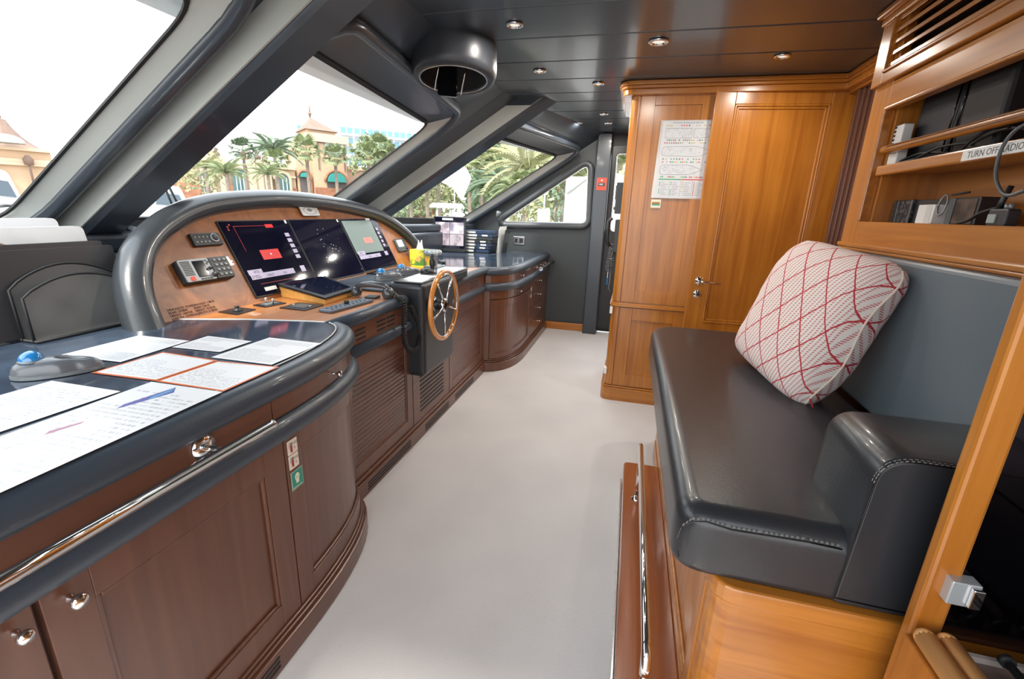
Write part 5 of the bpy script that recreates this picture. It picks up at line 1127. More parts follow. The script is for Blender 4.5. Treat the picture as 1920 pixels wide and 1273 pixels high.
for k in range(4):
    a = .12 * k; MB().box(0, .0015, -.10, .10, 0, .27 - .01 * k, lambda x, y, z: (-1.352 + k * .012 + x + z * .12 * (1 - .3 * k) + y * .1, 4.75 + y - .02 * k, .859 + z)).build('sheet', white, t)
MB().box(0, .003, -.10, .10, 0, .24, lambda x, y, z: (-1.300 + x + z * .16, 4.72 + y, .859 + z)).build('folder_cover', dgrey, t)
# ================================================================== NEAR COUNTER THINGS
def sheet(name, label, pix, mat, z, ext=None, parent=None):
    q = [onZ(u, v, z) for u, v in pix]
    if ext: d_ = (onZ(*ext[0], z) - onZ(*ext[1], z)).normalized() * ext[2]; q = [q[0], q[1], q[1] + d_, q[0] + d_]
    m = MB(); vs = [(p.x, p.y, z) for p in q] + [(p.x, p.y, z + .0005) for p in q]
    m.add(vs, [(3, 2, 1, 0), (4, 5, 6, 7), (0, 1, 5, 4), (1, 2, 6, 5), (2, 3, 7, 6), (3, 0, 4, 7)]); m.uv = [(0, 1), (1, 1), (1, 0), (0, 0)] * 2
    o = m.build(name, mat); S(o, label, 'paper', 'papers under the glass of the chart counter'); return o, q
TZ = .8645
sheet('printed_sheet', 'printed sheet beside the mesh rack, farthest back on the chart counter', [(261, 629), (355, 639), (226, 679), (113, 666)], paper, TZ)
sheet('printed_sheet', 'small notice sheet in the middle of the back row on the chart counter', [(390, 630), (472, 640), (412, 660), (323, 651)], paper, TZ)
sheet('printed_sheet', 'text sheet nearest the rounded corner of the chart counter', [(505, 633), (603, 644), (509, 684), (396, 670)], paper, TZ)
sheet('orange_bordered_sheet', 'orange-edged sheet with rows of dots next to the trackball', [(306, 660), (408, 676), (292, 714), (171, 699)], paper_or, TZ)
sheet('orange_bordered_sheet', 'orange-edged sheet of fine lines next to the padded rim', [(408, 677), (523, 688), (419, 734), (292, 715)], paper_or, TZ)
sheet('printed_sheet', 'white sheet at the left picture edge in front of the trackball', [(97, 714), (226, 734)], paper_sparse, TZ, ((0, 810), (226, 734), .42))
o, q = sheet('large_printed_sheet', 'large white sheet with blue and pink bars along the padded rim', [(284, 716), (417, 735)], paper_sparse, TZ + .0006, ((60, 897), (417, 735), .62))
for pix, mt in (((330, 726, 326, 736, 217, 767, 232, 758), M('print_blue', (.10, .10, .36), .4)), ((330, 727, 322, 733, 275, 751, 285, 744), M('print_cyan', (.12, .38, .62), .4)), ((160, 789, 152, 794, 82, 816, 92, 808), M('print_pink', (.42, .16, .26), .4))):
    P_ = [onZ(pix[i], pix[i + 1], TZ + .0012) for i in (0, 2, 4, 6)]
    MB().add([(p.x, p.y, TZ + .0012 + .0001 * (mt.name == 'print_cyan')) for p in P_], [(0, 1, 2, 3)]).build('printed_bar', mt, o, base=o.location.copy())
# mesh rack with folders
rk = T('mesh_rack', 'black wire mesh file rack with two arched dividers', 'rack', (-1.72, 1.08, .862))
Yr0, Yr1 = .905, 1.245
def archpts(x, sc_, ztop, lean): 
    pts = [(x, Yr0, .866)]
    for k in range(13):
        a = k / 12; y = Yr0 + (Yr1 - Yr0) * (.03 + .94 * a); z = .866 + ztop * (.70 + .30 * math.sin(PI * a) ** .8); pts.append((x - lean * (z - .866), y, z))
    return pts + [(x, Yr1, .866)]
for x, zt in ((-1.70, .185), (-1.745, .215)):
    ap = archpts(x, 1, zt, .18); MB().tube(ap, .0038, 8).build('divider_frame', rubber, rk); MB().add([Vector(p) for p in ap], [list(range(len(ap)))]).build('mesh_panel', wire, rk)
MB().tube([(-1.69, Yr0, .868), (-1.69, Yr1, .868), (-1.92, Yr1, .868), (-1.92, Yr0, .868)], .005, 6, closed=True).build('base_frame', rubber, rk)
MB().add([(-1.69, Yr0, .866), (-1.69, Yr1, .866), (-1.92, Yr1, .866), (-1.92, Yr0, .866)], [(0, 1, 2, 3)]).build('base_mesh', wire, rk)
def folder(name, label, x, th, y0, y1, zt, mat, lean=.20, z0=.872, grp='files in the mesh rack', pages=True, r=.006):
    t = T(name, label, 'folder', (x, (y0 + y1) / 2, z0), grp); fn = lambda y, z, xx: (x - xx - (z - z0) * lean, y, z)
    MB().prism(rrect(y0, y1, z0, zt, r, 3), 0, .0025, fn).prism(rrect(y0, y1, z0, zt, r, 3), th - .0025, th, fn).build('cover', mat, t)
    if pages: MB().prism([(y0 + .004, z0 + .003), (y1 - .006, z0 + .003), (y1 - .006, zt - .004), (y0 + .004, zt - .004)], .003, th - .003, fn).build('pages', M('page_edges', (.62, .61, .57), .7), t)
    return t
dk = M('folder_charcoal', (.030, .030, .034), .35)
folder('folder', 'front charcoal folder in the mesh rack', -1.755, .014, .80, 1.245, 1.128, dk)
folder('folder', 'second charcoal folder in the mesh rack, slightly taller', -1.785, .016, .76, 1.235, 1.142, dk)
marble = cellmat('pale_marble_card', (.74, .75, .76), (.66, .66, .66), 4, .5, .35)
t = folder('folder', 'pale marble-patterned folder standing third in the rack', -1.835, .022, .62, 1.225, 1.190, marble, r=.015)
MB().tube([(-1.8345 - (z - .872) * .20 + .001, y, z) for y, z in ((1.0, 1.135), (.97, 1.150), (.92, 1.168), (.82, 1.182))], .003, 4).build('tan_vein', M('tan_vein', (.50, .38, .27), .5), t)
folder('folder', 'white folder at the back of the mesh rack, tallest', -1.90, .022, .60, 1.195, 1.215, M('folder_white', (.74, .74, .76), .4), r=.015)
t = T('loose_pages', 'loose printed pages leaning at the left end of the rack', 'papers', (-1.78, .80, .87))
for k in range(4): MB().box(0, .0015, 0, .02, 0, .22, lambda x, y, z: (-1.775 - .02 * k - z * .2, .79 - .02 * k + y, .872 + z)).build('page', white, t)
# clear stand beside the trackball
t = T('clear_stand', 'small clear plastic stand behind the left trackball corner', 'stand', tuple(onZ(50, 712, .864))); c = onZ(48, 706, .864)
MB().box(-.02, .02, -.002, .002, 0, .03, lambda x, y, z: (c.x + x, c.y + y - z * .3, .864 + z)).box(-.02, .02, 0, .04, 0, .002, lambda x, y, z: (c.x + x, c.y - .02 + y, .864 + z)).build('body', frost, t)
# stickers on the chart cabinet
def cabsticker(name, label, y0, y1, z0, z1):
    s_ = (y2s(y0) + y2s(y1)) / 2; p, n = NP.at(s_); tx = Vector((-n.y, n.x, 0)); 
    if tx.y < 0: tx = -tx
    o = Vector((p.x, p.y, 0)) + Vector((n.x, n.y, 0)) * .0012 - tx * (y1 - y0) / 2 + Vector((0, 0, z0)); return T(name, label, 'sticker', None, None, frame4(o, tx, (0, 0, 1))), y1 - y0, z1 - z0
cr_ = M('sticker_cream', (.72, .64, .55), .5); dr_ = M('sticker_dark_red', (.30, .03, .03), .5); ik = M('sticker_ink', (.06, .05, .05), .5)
for (z0, z1, lb) in ((.612, .656, 'upper CO2 fire extinguisher sticker on the chart cabinet'), (.566, .610, 'lower CO2 fire extinguisher sticker on the chart cabinet')):
    t, w_, h_ = cabsticker('extinguisher_sticker', lb, .942, .982, z0, z1)
    MB().prism(rrect(0, w_, 0, h_, .003), 0, .0008).build('card', cr_, t); MB().prism(rrect(.011, .019, .006, .030, .002), .0008, .0014).build('extinguisher_body', dr_, t)
    MB().tube([(.016, .033, .0012), (.010, .036, .0012), (.006, .028, .0012), (.008, .018, .0012)], .0006, 4).build('hose', ik, t)
    MB().box(.012, .020, .032, .035, .0008, .0014).build('handle', ik, t)
    dt(t, 'CO2', .011, ik, .0205, .026, 'lettering', .001); dt(t, '5', .010, ik, .026, .012, 'number', .001)
t, w_, h_ = cabsticker('safety_mask_sticker', 'green sticker with a pale masked head symbol on the chart cabinet', .944, .992, .498, .556)
MB().prism(rrect(0, w_, 0, h_, .001), 0, .0008).build('card', M('sticker_border', (.55, .62, .50), .5), t); MB().box(.0015, w_ - .0015, .0015, h_ - .0015, .0008, .0012).build('green_field', M('sticker_green', (.03, .24, .17), .5), t)
MB().prism([(.024 + .0095 * math.cos(a), .036 + .012 * math.sin(a)) for a in [2 * PI * k / 16 for k in range(16)]], .0012, .0015).prism(rrect(.018, .030, .016, .030, .003), .0012, .0016).build('head_symbol', M('sticker_pale', (.66, .70, .54), .5), t)
MB().box(.0185, .0225, .033, .036, .0016, .0019).box(.0255, .0295, .033, .036, .0016, .0019).build('eyes', M('sticker_green', (.03, .24, .17), .5), t); dt(t, 'Respiratory mask', .0052, M('sticker_pale', (.66, .70, .54), .5), .004, .005, 'lettering', .0014)

# ================================================================== OUTSIDE THE WINDOWS
GZ = -2.6
ST(MB().box(-150, 60, -60, 260, GZ - .3, GZ).build('trim_ground', M('quay_paving', (.30, .27, .24), .9, var=.2, scale=.4)))
def local(A, B):
    """a facade frame: x along A-B, y up, z towards the boat; returns matrix and a pixel-to-facade function"""
    x = Vector((B.x - A.x, B.y - A.y, 0)).normalized(); z = x.cross(Vector((0, 0, 1)))
    if z.dot(-A) < 0: z = -z
    m = Matrix(((x.x, 0, z.x, A.x), (x.y, 0, z.y, A.y), (0, 1, 0, GZ), (0, 0, 0, 1)))
    def f(u, v):
        d = Vector(ray(u, v)); o = Vector(EYE); t = (A - o).dot(z) / d.dot(z); p = o + d * t; return ((p - A).dot(x), p.z - GZ)
    return m, f
peach = M('peach_render', (.50, .35, .23), .85, var=.06, scale=.5); peach2 = M('peach_trim', (.56, .42, .30), .85); brick = M('terracotta_base', (.34, .15, .085), .9, var=.25, scale=2)
winglass = M('far_glass', (.07, .15, .16), .15); roofb = M('roof_brown', (.20, .13, .10), .8, var=.2, scale=1); awn = M('teal_awning', (.03, .26, .24), .7); hotel_w = M('hotel_white', (.50, .53, .56), .8); hotel_g = M('hotel_glass', (.12, .27, .32), .2)
def rectm(f, u0, v0, u1, v1): a = f(u0, v0); b = f(u1, v1); return min(a[0], b[0]), max(a[0], b[0]), min(a[1], b[1]), max(a[1], b[1])
def archpoly(x0, x1, y0, y1, n=10):
    r = (x1 - x0) / 2; c = (x0 + x1) / 2; return [(x0, y0), (x1, y0)] + [(c + r * math.cos(PI * k / n), y1 - r + r * math.sin(PI * k / n)) for k in range(n + 1)]
# arcade
A = far(300, 372, 60); B = far(560, 378, 62); m4, f = local(A, B)
t = T('arcade_building', 'long peach arcade with big arched windows left of the clock tower', 'building', None, None, m4)
x0, x1, y0, y1 = rectm(f, 290, 293, 560, 400)
MB().box(x0, x1, 0, y1, -6, 0).build('wall', peach, t); MB().box(x0, x1, y1 - .3, y1, 0, .35).box(x0, x1, y1 - 1.2, y1 - 1.0, 0, .2).build('cornice', peach2, t)
bz = f(400, 345)[1]; MB().box(x0, x1, 0, bz, 0, .25).build('brick_base', brick, t)
for (ua, ub, vt) in ((371, 399, 318), (432, 466, 312), (512, 546, 322)):
    a0, a1, _, b1 = rectm(f, ua, vt, ub, 370); w_ = MB().prism(archpoly(a0, a1, .4, b1), .26, .36).build('arched_window', winglass, t)
    MB().tube([(x, y, .38) for x, y in archpoly(a0, a1, .4, b1)[1:]], .18, 6).build('arch_frame', peach2, t)
    for k in range(1, 4): xx = a0 + (a1 - a0) * k / 4; MB().box(xx - .05, xx + .05, .4, b1 - .6, .36, .44).build('glazing_bar', hotel_w, w_)
    for k in range(1, 3): yy_ = .4 + (b1 - .8) * k / 3; MB().box(a0 + .2, a1 - .2, yy_ - .05, yy_ + .05, .36, .44).build('glazing_bar', hotel_w, w_)
for u in (402, 412, 474, 487, 500): 
    xx = f(u, 340)[0]; MB().box(xx - .45, xx + .45, 0, y1 + .5, 0, .55).build('pilaster', peach2, t); MB().lathe([(.3, 0), (.35, .3), (.1, .5), (.25, .7), (0, .95)], (xx, y1 + .5, .25), (0, 1, 0), 8).build('finial', roofb, t)
# clock tower
A = far(548, 378, 62); B = far(660, 382, 64); m4, f = local(A, B)
t = T('clock_tower', 'peach clock tower with dark pyramid roof and two teal awnings', 'building', None, None, m4)
x0, x1, y0, y1 = rectm(f, 550, 262, 605, 390); MB().box(x0, x1, 0, y1, -5, .2).build('side_wing', peach, t)
X0, X1, _, Y1 = rectm(f, 579, 250, 651, 390); MB().box(X0, X1, 0, Y1, -6, .8).build('tower_body', peach, t); MB().box(X0 - .3, X1 + .3, Y1 - .9, Y1, -6.3, 1.1).build('cornice', peach2, t)
xa, xb, ya, yb = rectm(f, 590, 266, 644, 322); MB().box(xa, xb, yb - .15, yb, .8, .9).box(xa, xa + .15, ya, yb, .8, .9).box(xb - .15, xb, ya, yb, .8, .9).build('panel_frame', roofb, t)
cxx, cyy = f(622, 279); MB().lathe([(1.15, 0), (1.15, .2), (.9, .22), (0, .22)], (cxx, cyy, .8), (0, 0, 1), 20).build('clock_face', M('clock_grey', (.22, .26, .24), .5), t)
rb = f(576, 241)[1]; rtp = f(597, 226)[1]; rx0, rx1 = f(577, 243)[0], f(630, 243)[0]; MB().box(rx0, rx1, Y1, rb, -4.4, -.3).build('lantern', peach, t)
ap = ((rx0 + rx1) / 2 - .6, rtp + .6, -2.4); MB().add([(rx0 - .3, rb, -4.7), (rx1 + .3, rb, -4.7), (rx1 + .3, rb, 0), (rx0 - .3, rb, 0), ap], [(0, 1, 4), (1, 2, 4), (2, 3, 4), (3, 0, 4), (0, 3, 2, 1)]).build('roof', roofb, t)
MB().tube([ap, (ap[0], ap[1] + 1.2, ap[2])], .12, 6).ball((ap[0], ap[1] + .4, ap[2]), .22).build('finial', roofb, t)
for (ua, ub, vt, vb) in ((560, 581, 323, 366), (608, 645, 323, 370)):
    a0, a1, b0, b1 = rectm(f, ua, vt, ub, vb); zf = .25 if ub < 600 else .85
    MB().prism(archpoly(a0, a1, .3, b1), zf - .05, zf + .06).build('doorway', M('doorway_dark', (.10, .085, .08), .6), t)
    pa = [q for q in archpoly(a0, a1, .3, b1)[2:]]; MB().prism(pa, zf + .06, zf + .5).build('awning', awn, t); MB().tube([(x, y, zf + .1) for x, y in archpoly(a0 - .2, a1 + .2, .3, b1 + .2)[1:]], .16, 6).build('arch_frame', brick, t)
MB().box(X0, X1, 0, f(600, 352)[1], .8, .95).build('brick_base', brick, t)
# hotel
def hotel(label, ua, va, ub, vb, D, fl, bays, vtop2=None):
    A = far(ua, va, D); B = far(ub, vb, D * 1.03); m4, f = local(A, B); t = T('hotel_block', label, 'building', None, None, m4)
    L_ = (Vector((B.x - A.x, B.y - A.y))).length; H = f(ua, va)[1]; st = H / fl
    MB().box(0, L_, 0, H, -12, 0).build('wall', hotel_w, t)
    for i in range(int(bays)):
        for j_ in range(fl):
            if H - (j_ + 1) * st < f(ua, 372)[1] - st: continue
            x_ = L_ * (i + .08) / bays; x2 = L_ * (i + .92) / bays; yb_ = H - (j_ + .85) * st; 
            w_ = MB().box(x_, x2, yb_ + st * .25, yb_ + st * .78, .02, .15).build('window', hotel_g, t)
            MB().box((x_ + x2) / 2 - .15, (x_ + x2) / 2 + .15, yb_ + st * .25, yb_ + st * .78, .15, .25).build('mullion', hotel_w, w_)
            MB().box(x_ - .1, x2 + .1, yb_ - .1, yb_ + st * .16, .0, 1.2).build('balcony', hotel_w, t)
    return t
hotel('white hotel block with rows of teal windows right of the clock tower', 636, 236, 830, 262, 150, 9, 8)
hotel('small top corner of a white hotel behind the clock tower', 556, 233, 592, 236, 175, 10, 2)
hotel('white hotel wing behind the palms seen through the right windscreen', 885, 262, 1010, 276, 170, 8, 5)
A = far(652, 345, 66); B = far(800, 352, 75); m4, f = local(A, B); t = T('low_wing', 'low peach wing with terracotta band right of the clock tower', 'building', None, None, m4)
x0, x1, _, y1 = rectm(f, 650, 311, 760, 380); MB().box(x0, x1, 0, y1, -5, 0).build('wall', M('pale_terracotta', (.42, .26, .20), .85), t); MB().box(x0, x1, y1 - .4, y1, 0, .3).build('cornice', peach2, t)
A = far(712, 352, 62); B = far(850, 352, 66); m4, f = local(A, B); t = T('terracotta_building', 'terracotta building between palms in the right windscreen', 'building', None, None, m4)
x0, x1, _, y1 = rectm(f, 735, 362, 815, 400); MB().box(x0, x1, 0, y1, -5, 0).build('wall', M('terracotta_wall', (.42, .20, .13), .85), t)
for k in range(4): MB().box(x0 + 1 + k * 1.6, x0 + 1.9 + k * 1.6, .3, y1 * .75, 0, .1).build('doorway', M('doorway_dark', (.10, .085, .08), .6), t)
# rotunda at far left
A = far(-40, 372, 52); B = far(130, 372, 52); m4, f = local(A, B); t = T('rotunda', 'peach rotunda with a flared pointed roof at the left window', 'building', None, None, m4)
x0, x1, _, y1 = rectm(f, -60, 272, 118, 390); MB().box(x0, x1, 0, y1, -8, 0).build('wall', peach, t)
for v in (278, 300, 306): yy_ = f(20, v)[1]; MB().box(x0, x1, yy_ - .12, yy_ + .12, 0, .3).build('moulding', peach2, t)
MB().box(x0, f(12, 350)[0], 0, f(5, 318)[1], .1, .4).build('brick_pier', brick, t)
cxx, cyy = f(8, 266); prf = [(6.0, -.6), (5.0, .1), (4.0, .9), (2.8, 2.1), (1.6, 3.9), (.9, 5.3)]; sc_ = (f(82, 266)[0] - cxx) / 6.0
MB().lathe([(a * sc_, b * sc_) for a, b in prf], (cxx, cyy, -3), (0, 1, 0), 8, smooth=False).build('flared_roof', roofb, t)
tp = 5.3 * sc_ + cyy; MB().lathe([(.25 * sc_, 0), (.45 * sc_, .5 * sc_), (.30 * sc_, 1.0 * sc_), (0, 2.6 * sc_)], (cxx, tp, -3), (0, 1, 0), 8).build('spire', roofb, t)
MB().prism([(cxx + 3.1 * sc_ * math.cos(PI * k / 10), cyy - .2 * sc_ + 1.6 * sc_ * math.sin(PI * k / 10)) for k in range(11)], -.6, 1.2).build('domed_lunette', M('pale_dome', (.45, .50, .48), .5), t)
MB().tube([(f(55, 310)[0], f(55, 310)[1] - 1.5, .5), (f(55, 310)[0], f(55, 310)[1] + .4, .5)], .08, 6).lathe([(.25, 0), (.3, .4), (.1, .7)], (f(55, 310)[0], f(55, 310)[1], .5), (0, 1, 0), 6).build('wall_lantern', roofb, t)
# lawn, hedges, paths
def groundpt(u, D): p = far(u, 390, D); return (p.x, p.y)
S(MB().prism([groundpt(840, 30), groundpt(1010, 24), groundpt(1010, 60), groundpt(840, 62)], GZ, GZ + .12).build('lawn', M('lawn_green', (.16, .24, .05), .9, var=.2, scale=3)), 'sunlit green lawn seen through the right windscreen', 'lawn')['kind'] = 'stuff'
leafm = [M('palm_green_%d' % i, c, .55) for i, c in enumerate(((.16, .21, .09), (.20, .24, .11), (.27, .27, .13), (.11, .16, .09)))]
trunkm = M('palm_trunk', (.24, .19, .15), .9, var=.25, scale=6)
def leafcloud(name, label, c, r, n, mat, seed, group=None, flat_=1., cat='shrub'):
    rs = random.Random(seed); m = MB()
    for k in range(n):
        while True:
            p = Vector([rs.uniform(-1, 1) for _ in range(3)])
            if .35 < p.length < 1: break
        p = Vector((p.x * r, p.y * r, p.z * r * flat_)); s_ = r * rs.uniform(.05, .13); d1 = Vector([rs.uniform(-1, 1) for _ in range(3)]).normalized() * s_; d2 = Vector([rs.uniform(-1, 1) for _ in range(3)]).normalized() * s_
        q = Vector(c) + p; m.add([q - d1, q + d2, q + d1, q - d2 * .6], [(0, 1, 2, 3)])
    t = T(name, label, cat, (c[0], c[1], GZ), group); o = m.build('foliage', mat, t); o['kind'] = 'stuff'
    MB().tube([(c[0], c[1], GZ), (c[0] + .1 * r, c[1], GZ + (c[2] - GZ) * .5), (c[0], c[1], c[2])], [r * .08, r * .06, r * .04], 6).build('stem', trunkm, t); return t
for i, (u, v, D, r, lb, mi) in enumerate(((372, 318, 48, 2.1, 'leafy tree in front of the left arcade window, beside the first pillar', 2), (700, 300, 60, 3.0, 'bushy palm clump low in front of the hotel, near the second pillar', 1), (742, 392, 30, .9, 'low round hedge at the left end of the right windscreen', 3), (760, 378, 42, 1.9, 'green shrub in front of the terracotta building', 1), (822, 372, 44, 2.3, 'bright shrub left of the pale sheet', 2), (900, 372, 48, 2.4, 'dark hedge beyond the lawn', 3), (955, 360, 36, 2.2, 'leafy shrub at the right side of the lawn', 1),
    (985, 400, 20, 1.3, 'yellow-green bush at the pointed end of the side window', 2), (1012, 378, 24, 1.7, 'green bush in the lower middle of the side window', 1), (1040, 385, 22, 1.3, 'dark low bush left of the white tent', 3), (1030, 350, 34, 2.6, 'tall dense foliage in the side window', 1), (1068, 345, 40, 3.0, 'tree foliage behind the white tent roof', 2), (880, 320, 60, 4.6, 'mass of trees behind the palms, centre of the right windscreen', 1), (960, 310, 58, 4.8, 'mass of trees behind the palms, right end of the right windscreen', 2), (800, 345, 62, 4.0, 'trees behind the palms, left part of the right windscreen', 1), (930, 345, 52, 3.2, 'low dark trees behind the lawn', 3),
    (1163, 390, 16, 1.2, 'green shrub seen through the glass of the side door', 1), (1165, 300, 26, 2.4, 'tree crown seen through the side door glass', 2))):
    p = far(u, v, D); leafcloud('leafy_shrub', lb, (p.x, p.y, p.z), r, int(260 + r * 120), leafm[mi], i)
# palms: each frond a part, fronds share mesh data
def frond_mesh(kind):
    m = MB()
    if kind == 'fan':
        m.tube([(0, 0, 0), (.45, 0, .06), (.85, 0, .02)], .018, 4)
        for k in range(13):
            a = -1.25 + 2.5 * k / 12; L_ = .95 * (1 - .12 * abs(a)); e = Vector((.85 + L_ * math.cos(a), L_ * math.sin(a), .02 - .28 * abs(a) ** 1.5 - .12)); mid = Vector((.85 + L_ * .55 * math.cos(a), L_ * .55 * math.sin(a), .04)); pr = Vector((-math.sin(a), math.cos(a), 0)) * .075
            m.add([(.85, 0, .02), mid + pr, e, mid - pr], [(0, 1, 2, 3)])
    else:
        pts = [Vector((t_ * 2.6, 0, .9 * t_ - 1.9 * t_ * t_)) for t_ in [k / 9 for k in range(10)]]; m.tube(pts, [.035 * (1 - k / 11) for k in range(10)], 4)
        for k in range(1, 10):
            for s_ in (-1, 1):
                for h_ in (0, .5):
                    i0 = min(k, 9); p = pts[i0 - 1].lerp(pts[i0], h_ + .3); L_ = .75 * math.sin(PI * (.12 + .80 * k / 10)); e = p + Vector((.30, s_ * L_ * .8, -.42 * L_)); m.add([p, p + Vector((.10, s_ * L_ * .4, -.08)), e, p + Vector((-.03, s_ * L_ * .4, -.14))], [(0, 1, 2, 3)])
    me = bpy.data.meshes.new('frond_' + kind); me.from_pydata(m.v, [], m.f); return me
FM = {}
for kd in ('fan', 'feather'):
    for i, lm in enumerate(leafm): 
        q = frond_mesh(kd); q.materials.append(lm); FM[kd, i] = q
def palm(label, u, v, D, kind, s, mi, n=22, seed=0, lean=.3, grp='palms along the quay'):
    rs = random.Random(seed); p = far(u, v, D); H = p.z - GZ; t = T('palm_tree', label, 'palm', (p.x, p.y, GZ), grp)
    MB().tube([(p.x + lean * (1 - a) ** 2, p.y - lean * (1 - a) ** 2 * .5, GZ + H * a) for a in [k / 6 for k in range(7)]], [.17 * s ** .5 * (1 - .35 * k / 6) + .03 for k in range(7)], 7).build('trunk', trunkm, t)
    if kind == 'fan': MB().lathe([(.12, -1.0 * s), (.34 * s, -.6 * s), (.30 * s, -.2 * s), (.1, 0)], p, (0, 0, 1), 9).build('dry_skirt', M('dry_frond', (.30, .24, .14), .9), t)
    for k in range(n):
        a = 2 * PI * k * .382 + rs.uniform(-.2, .2); ev = (1.25 - 1.75 * (k / n)) + rs.uniform(-.1, .1)
        if kind == 'feather': ev = (1.1 - 1.35 * (k / n)) * .8
        o = bpy.data.objects.new('frond', FM[kind, mi]); COL.objects.link(o); o.parent = t
        o.matrix_local = Matrix.Translation((0, 0, H)) @ Matrix.Rotation(a, 4, 'Z') @ Matrix.Rotation(-ev, 4, 'Y') @ Matrix.Scale(s * rs.uniform(.85, 1.1), 4)
    return t
PL = [('tall fan palm with a thick skirt left of the arcade middle', 455, 283, 50, 'fan', .80, 3), ('coconut palm in front of the middle arcade arch', 424, 322, 40, 'feather', .66, 1), ('tallest coconut palm rising above the arcade roof', 513, 280, 52, 'feather', 1.0, 3), ('fan palm in front of the tallest coconut palm', 518, 305, 46, 'fan', .80, 1), ('low coconut palm beside the third arcade arch', 502, 325, 40, 'feather', .55, 1),
      ('fan palm at the left edge of the clock tower', 574, 284, 46, 'fan', .90, 1), ('fan palm below the tower clock', 628, 295, 46, 'fan', .80, 1), ('small palm in front of the hotel, first right of the tower', 690, 292, 50, 'fan', .9, 1), ('palm with full crown in front of the hotel', 712, 280, 52, 'fan', 1.1, 1), ('palm half hidden by the second pillar', 736, 292, 52, 'feather', .9, 1), ('palm crown beside the first pillar, left of the arcade', 384, 312, 44, 'feather', .6, 2),
      ('fan palm farthest left in the right windscreen', 800, 340, 38, 'fan', .8, 1), ('small palm over the terracotta building', 770, 362, 36, 'fan', .6, 1), ('fan palm left of the pale sheet top', 822, 322, 40, 'fan', .9, 2), ('tall fan palm just right of the pale sheet', 880, 300, 42, 'fan', 1.0, 1), ('tall fan palm under the hotel wing', 905, 296, 46, 'fan', 1.0, 2), ('fan palm in the middle of the palm row', 932, 300, 44, 'fan', 1.0, 1), ('big pale feather palm spreading at the right end of the windscreen', 988, 312, 26, 'feather', 1.0, 2), ('dark feather palm under the big pale one', 945, 345, 32, 'feather', .9, 3), ('feather palm bowing over the lawn', 905, 350, 34, 'feather', .7, 3), ('feather palm right of the lawn', 965, 352, 30, 'feather', .7, 1),
      ('palm crown above the white tent', 1085, 328, 30, 'feather', .9, 1), ('slim palm in the middle of the side window', 1045, 340, 26, 'fan', .6, 2), ('palm trunk with pale bark left in the side window', 985, 350, 24, 'fan', .6, 1), ('tall pale palm trunk left of the white tent', 1060, 322, 22, 'fan', .6, 2), ('palm seen through the side door glass', 1163, 300, 22, 'feather', .7, 1)]
for i, (lb, u, v, D, kd, s, mi) in enumerate(PL): palm(lb, u, v, D, kd, s, mi, 24 if kd == 'fan' else 18, i)
# boats
gel = M('white_hull', (.52, .54, .55), .25); tint = M('yacht_window', (.06, .09, .12), .1)
def yacht(label, ua, ub, vw, D, H_, k=1.):
    A = far(ua, vw, D); B = far(ub, vw, D * 1.02); m4, f = local(A, B); t = T('motor_yacht', label, 'boat', None, None, m4); L_ = (Vector((B.x - A.x, B.y - A.y))).length
    b0 = 1.0; MB().prism([(0, b0), (L_, b0), (L_ * 1.02, b0 + .32 * H_), (-.02 * L_, b0 + .30 * H_)], -2.2, 1.2).build('hull', gel, t, bevel=.15)
    MB().prism([(.03 * L_, b0 + .3 * H_), (L_ * .98, b0 + .3 * H_), (L_ * .80, b0 + .60 * H_), (.60 * L_, b0 + .70 * H_), (.08 * L_, b0 + .66 * H_)], -1.7, .8).build('superstructure', gel, t, bevel=.12)
    MB().prism([(.38 * L_, b0 + .42 * H_), (L_ * .86, b0 + .40 * H_), (L_ * .76, b0 + .54 * H_), (.44 * L_, b0 + .58 * H_)], .80, .9).build('window', tint, t, bevel=.05)
    MB().prism([(.10 * L_, b0 + .70 * H_), (.62 * L_, b0 + .70 * H_), (.50 * L_, b0 + .96 * H_), (.16 * L_, b0 + H_)], -1.2, .3).build('flybridge', gel, t, bevel=.1)
    MB().prism([(.16 * L_, b0 + .78 * H_), (.52 * L_, b0 + .76 * H_), (.46 * L_, b0 + .88 * H_), (.20 * L_, b0 + .90 * H_)], .3, .36).build('flybridge_window', tint, t)
    for k in range(5): x = L_ * (.1 + .19 * k); MB().tube([(x, b0 + .31 * H_, 1.1), (x, b0 + .31 * H_ + .7, 1.1)], .03, 5).build('stanchion', steel, t)
    MB().tube([(L_ * .02, b0 + .31 * H_ + .7, 1.1), (L_ * .9, b0 + .31 * H_ + .7, 1.1)], .03, 5).build('guard_rail', steel, t)
    return t
yacht('white motor yacht moored outside the window between the first pillar and the dashboard', 262, 408, 372, 21, 3.4)
yacht('white motor yacht at the lower corner of the left window', -60, 95, 372, 20, 3.6)
yacht('small white boat beyond the left corner of the right windscreen', 690, 765, 400, 34, 2.4)
yacht('small white cruiser in front of the third arcade arch', 508, 545, 372, 40, 2.6)
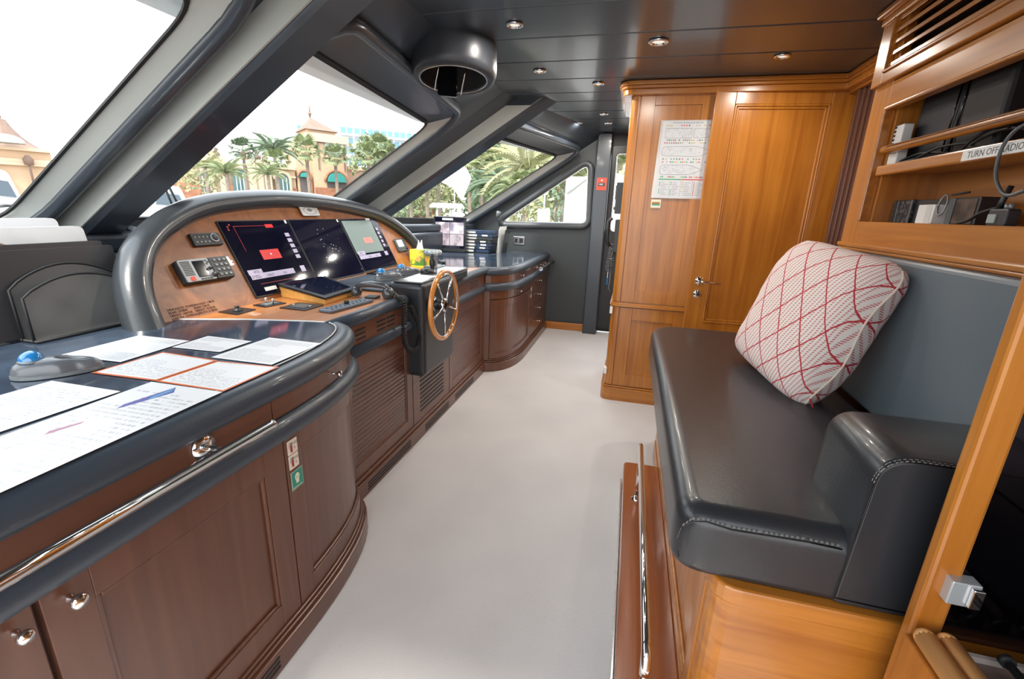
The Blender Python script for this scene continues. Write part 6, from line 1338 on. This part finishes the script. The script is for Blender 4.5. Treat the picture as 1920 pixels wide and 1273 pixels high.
# centre-console boat with T-top, thin pole and pale translucent sheet
A = far(810, 420, 14); B = far(878, 420, 14.2); m4, f = local(A, B); t = T('canopy_boat', 'small boat with a pale canopy on thin posts just above the camera monitor', 'boat', None, None, m4)
x0, y0 = f(815, 404); x1, y1 = f(870, 390); MB().prism([tuple(p) for p in roundpoly([(x0, y1 - .02), (x1, y1 - .02), (x1 - .1, y1 + .12), (x0 + .1, y1 + .12)], .04, 3)], -1.2, .2).build('canopy', M('canopy_cream', (.50, .52, .50), .6), t)
for x, z in ((x0 + .08, 0), (x1 - .08, 0), (x0 + .2, -.9), (x1 - .2, -.9), (.5 * (x0 + x1), .1)): MB().tube([(x, y1 - 1.1, z), (x, y1, z)], .02, 6).build('post', gel, t)
MB().prism([(x0 - .3, .3), (x1 + .5, .3), (x1 + .7, y1 - .9), (x0 - .3, y1 - 1.0)], -1.3, .5).build('hull', gel, t, bevel=.1)
A = far(853, 420, 16); B = far(880, 420, 16.2); m4, f = local(A, B); t = T('sheet_pole', 'thin pole carrying a large pale translucent sheet outside the right windscreen', 'flag', None, None, m4)
P_ = [f(*p) for p in ((838, 300), (874, 314), (884, 334), (866, 378), (848, 352), (812, 334))]
MB().prism(P_, 0, .012).build('pale_sheet', glassmat('pale_sheet', (.80, .82, .80), refl=5), t); a = f(851, 335); b = f(852, 408); MB().tube([(a[0], a[1], .03), (b[0], max(b[1], .02), .03)], .018, 6).build('pole', gel, t)
# white tent / gable
A = far(1062, 380, 14); B = far(1120, 380, 13.5); m4, f = local(A, B); t = T('white_tent', 'white gabled tent wall filling the right end of the side window', 'tent', None, None, m4)
P_ = [f(1062, 440), f(1140, 440), f(1140, 322), f(1098, 335), f(1064, 362)]; MB().prism([(P_[0][0], 0), (P_[1][0], 0), P_[2], P_[3], P_[4]], -3, 0).build('wall', M('tent_white', (.60, .60, .60), .7), t)
q_ = offset_poly([P_[2], P_[3], P_[4]], .0); MB().tube([(p[0], p[1], .05) for p in (P_[2], P_[3], P_[4])], .05, 6).build('eave_trim', gel, t)
t = T('white_gate_wall', 'white wall seen through the side door glass', 'wall', tuple(far(1165, 360, 14))); p = far(1165, 350, 14); MB().box(p.x - 1.6, p.x + 1.6, p.y, p.y + .2, GZ, p.z + .25).build('wall', M('tent_white'), t)
for i, (u, v) in enumerate(((1020, 392), (1017, 345))):
    if i == 0: p = far(u, v, 16); t = T('pedestal_box', 'small white dock pedestal low in the side window', 'dock pedestal', (p.x, p.y, GZ)); MB().box(p.x - .2, p.x + .2, p.y - .1, p.y + .1, GZ, p.z).build('box', gel, t, bevel=.02); MB().tube([(p.x, p.y, p.z), (p.x, p.y, p.z + 1.1)], .03, 6).build('lamp_pole', gel, t)
p = far(872, 376, 40); t = T('parked_car', 'dark blue car parked beyond the lawn', 'car', (p.x, p.y, GZ)); dx = Vector((p.y, -p.x, 0)).normalized()
MB().prism([(-2.0, .3), (2.0, .3), (2.05, .8), (1.2, .95), (.7, 1.4), (-1.0, 1.45), (-1.7, .95), (-2.05, .85)], -.8, .8, lambda x, y, z: (p.x + dx.x * x - dx.y * z, p.y + dx.y * x + dx.x * z, GZ + y)).build('body', M('car_blue', (.05, .08, .14), .3), t, bevel=.05)
for x in (-1.3, 1.3): MB().lathe([(.33, -.85), (.33, .85)], (p.x + dx.x * x, p.y + dx.y * x, GZ + .33), (-dx.y, dx.x, 0), 12).build('wheel', rubber, t)
# windscreen wipers
for i, (a, b, lb) in enumerate((((310, 354), (334, 402), 'left one of the two black wipers outside the centre windscreen'), ((318, 352), (345, 396), 'right one of the two black wipers outside the centre windscreen'))):
    q0 = onX(*b, -2.47); q1 = onX(*a, -2.42); q0.z -= .04
    t = T('wiper', lb, 'wiper', tuple(q0)); MB().tube([tuple(q0), tuple(q1)], .006, 6).build('arm', rubber, t); MB().lathe([(.02, -.02), (.02, .03)], q0, (0, 0, 1), 10).build('pivot', rubber, t)
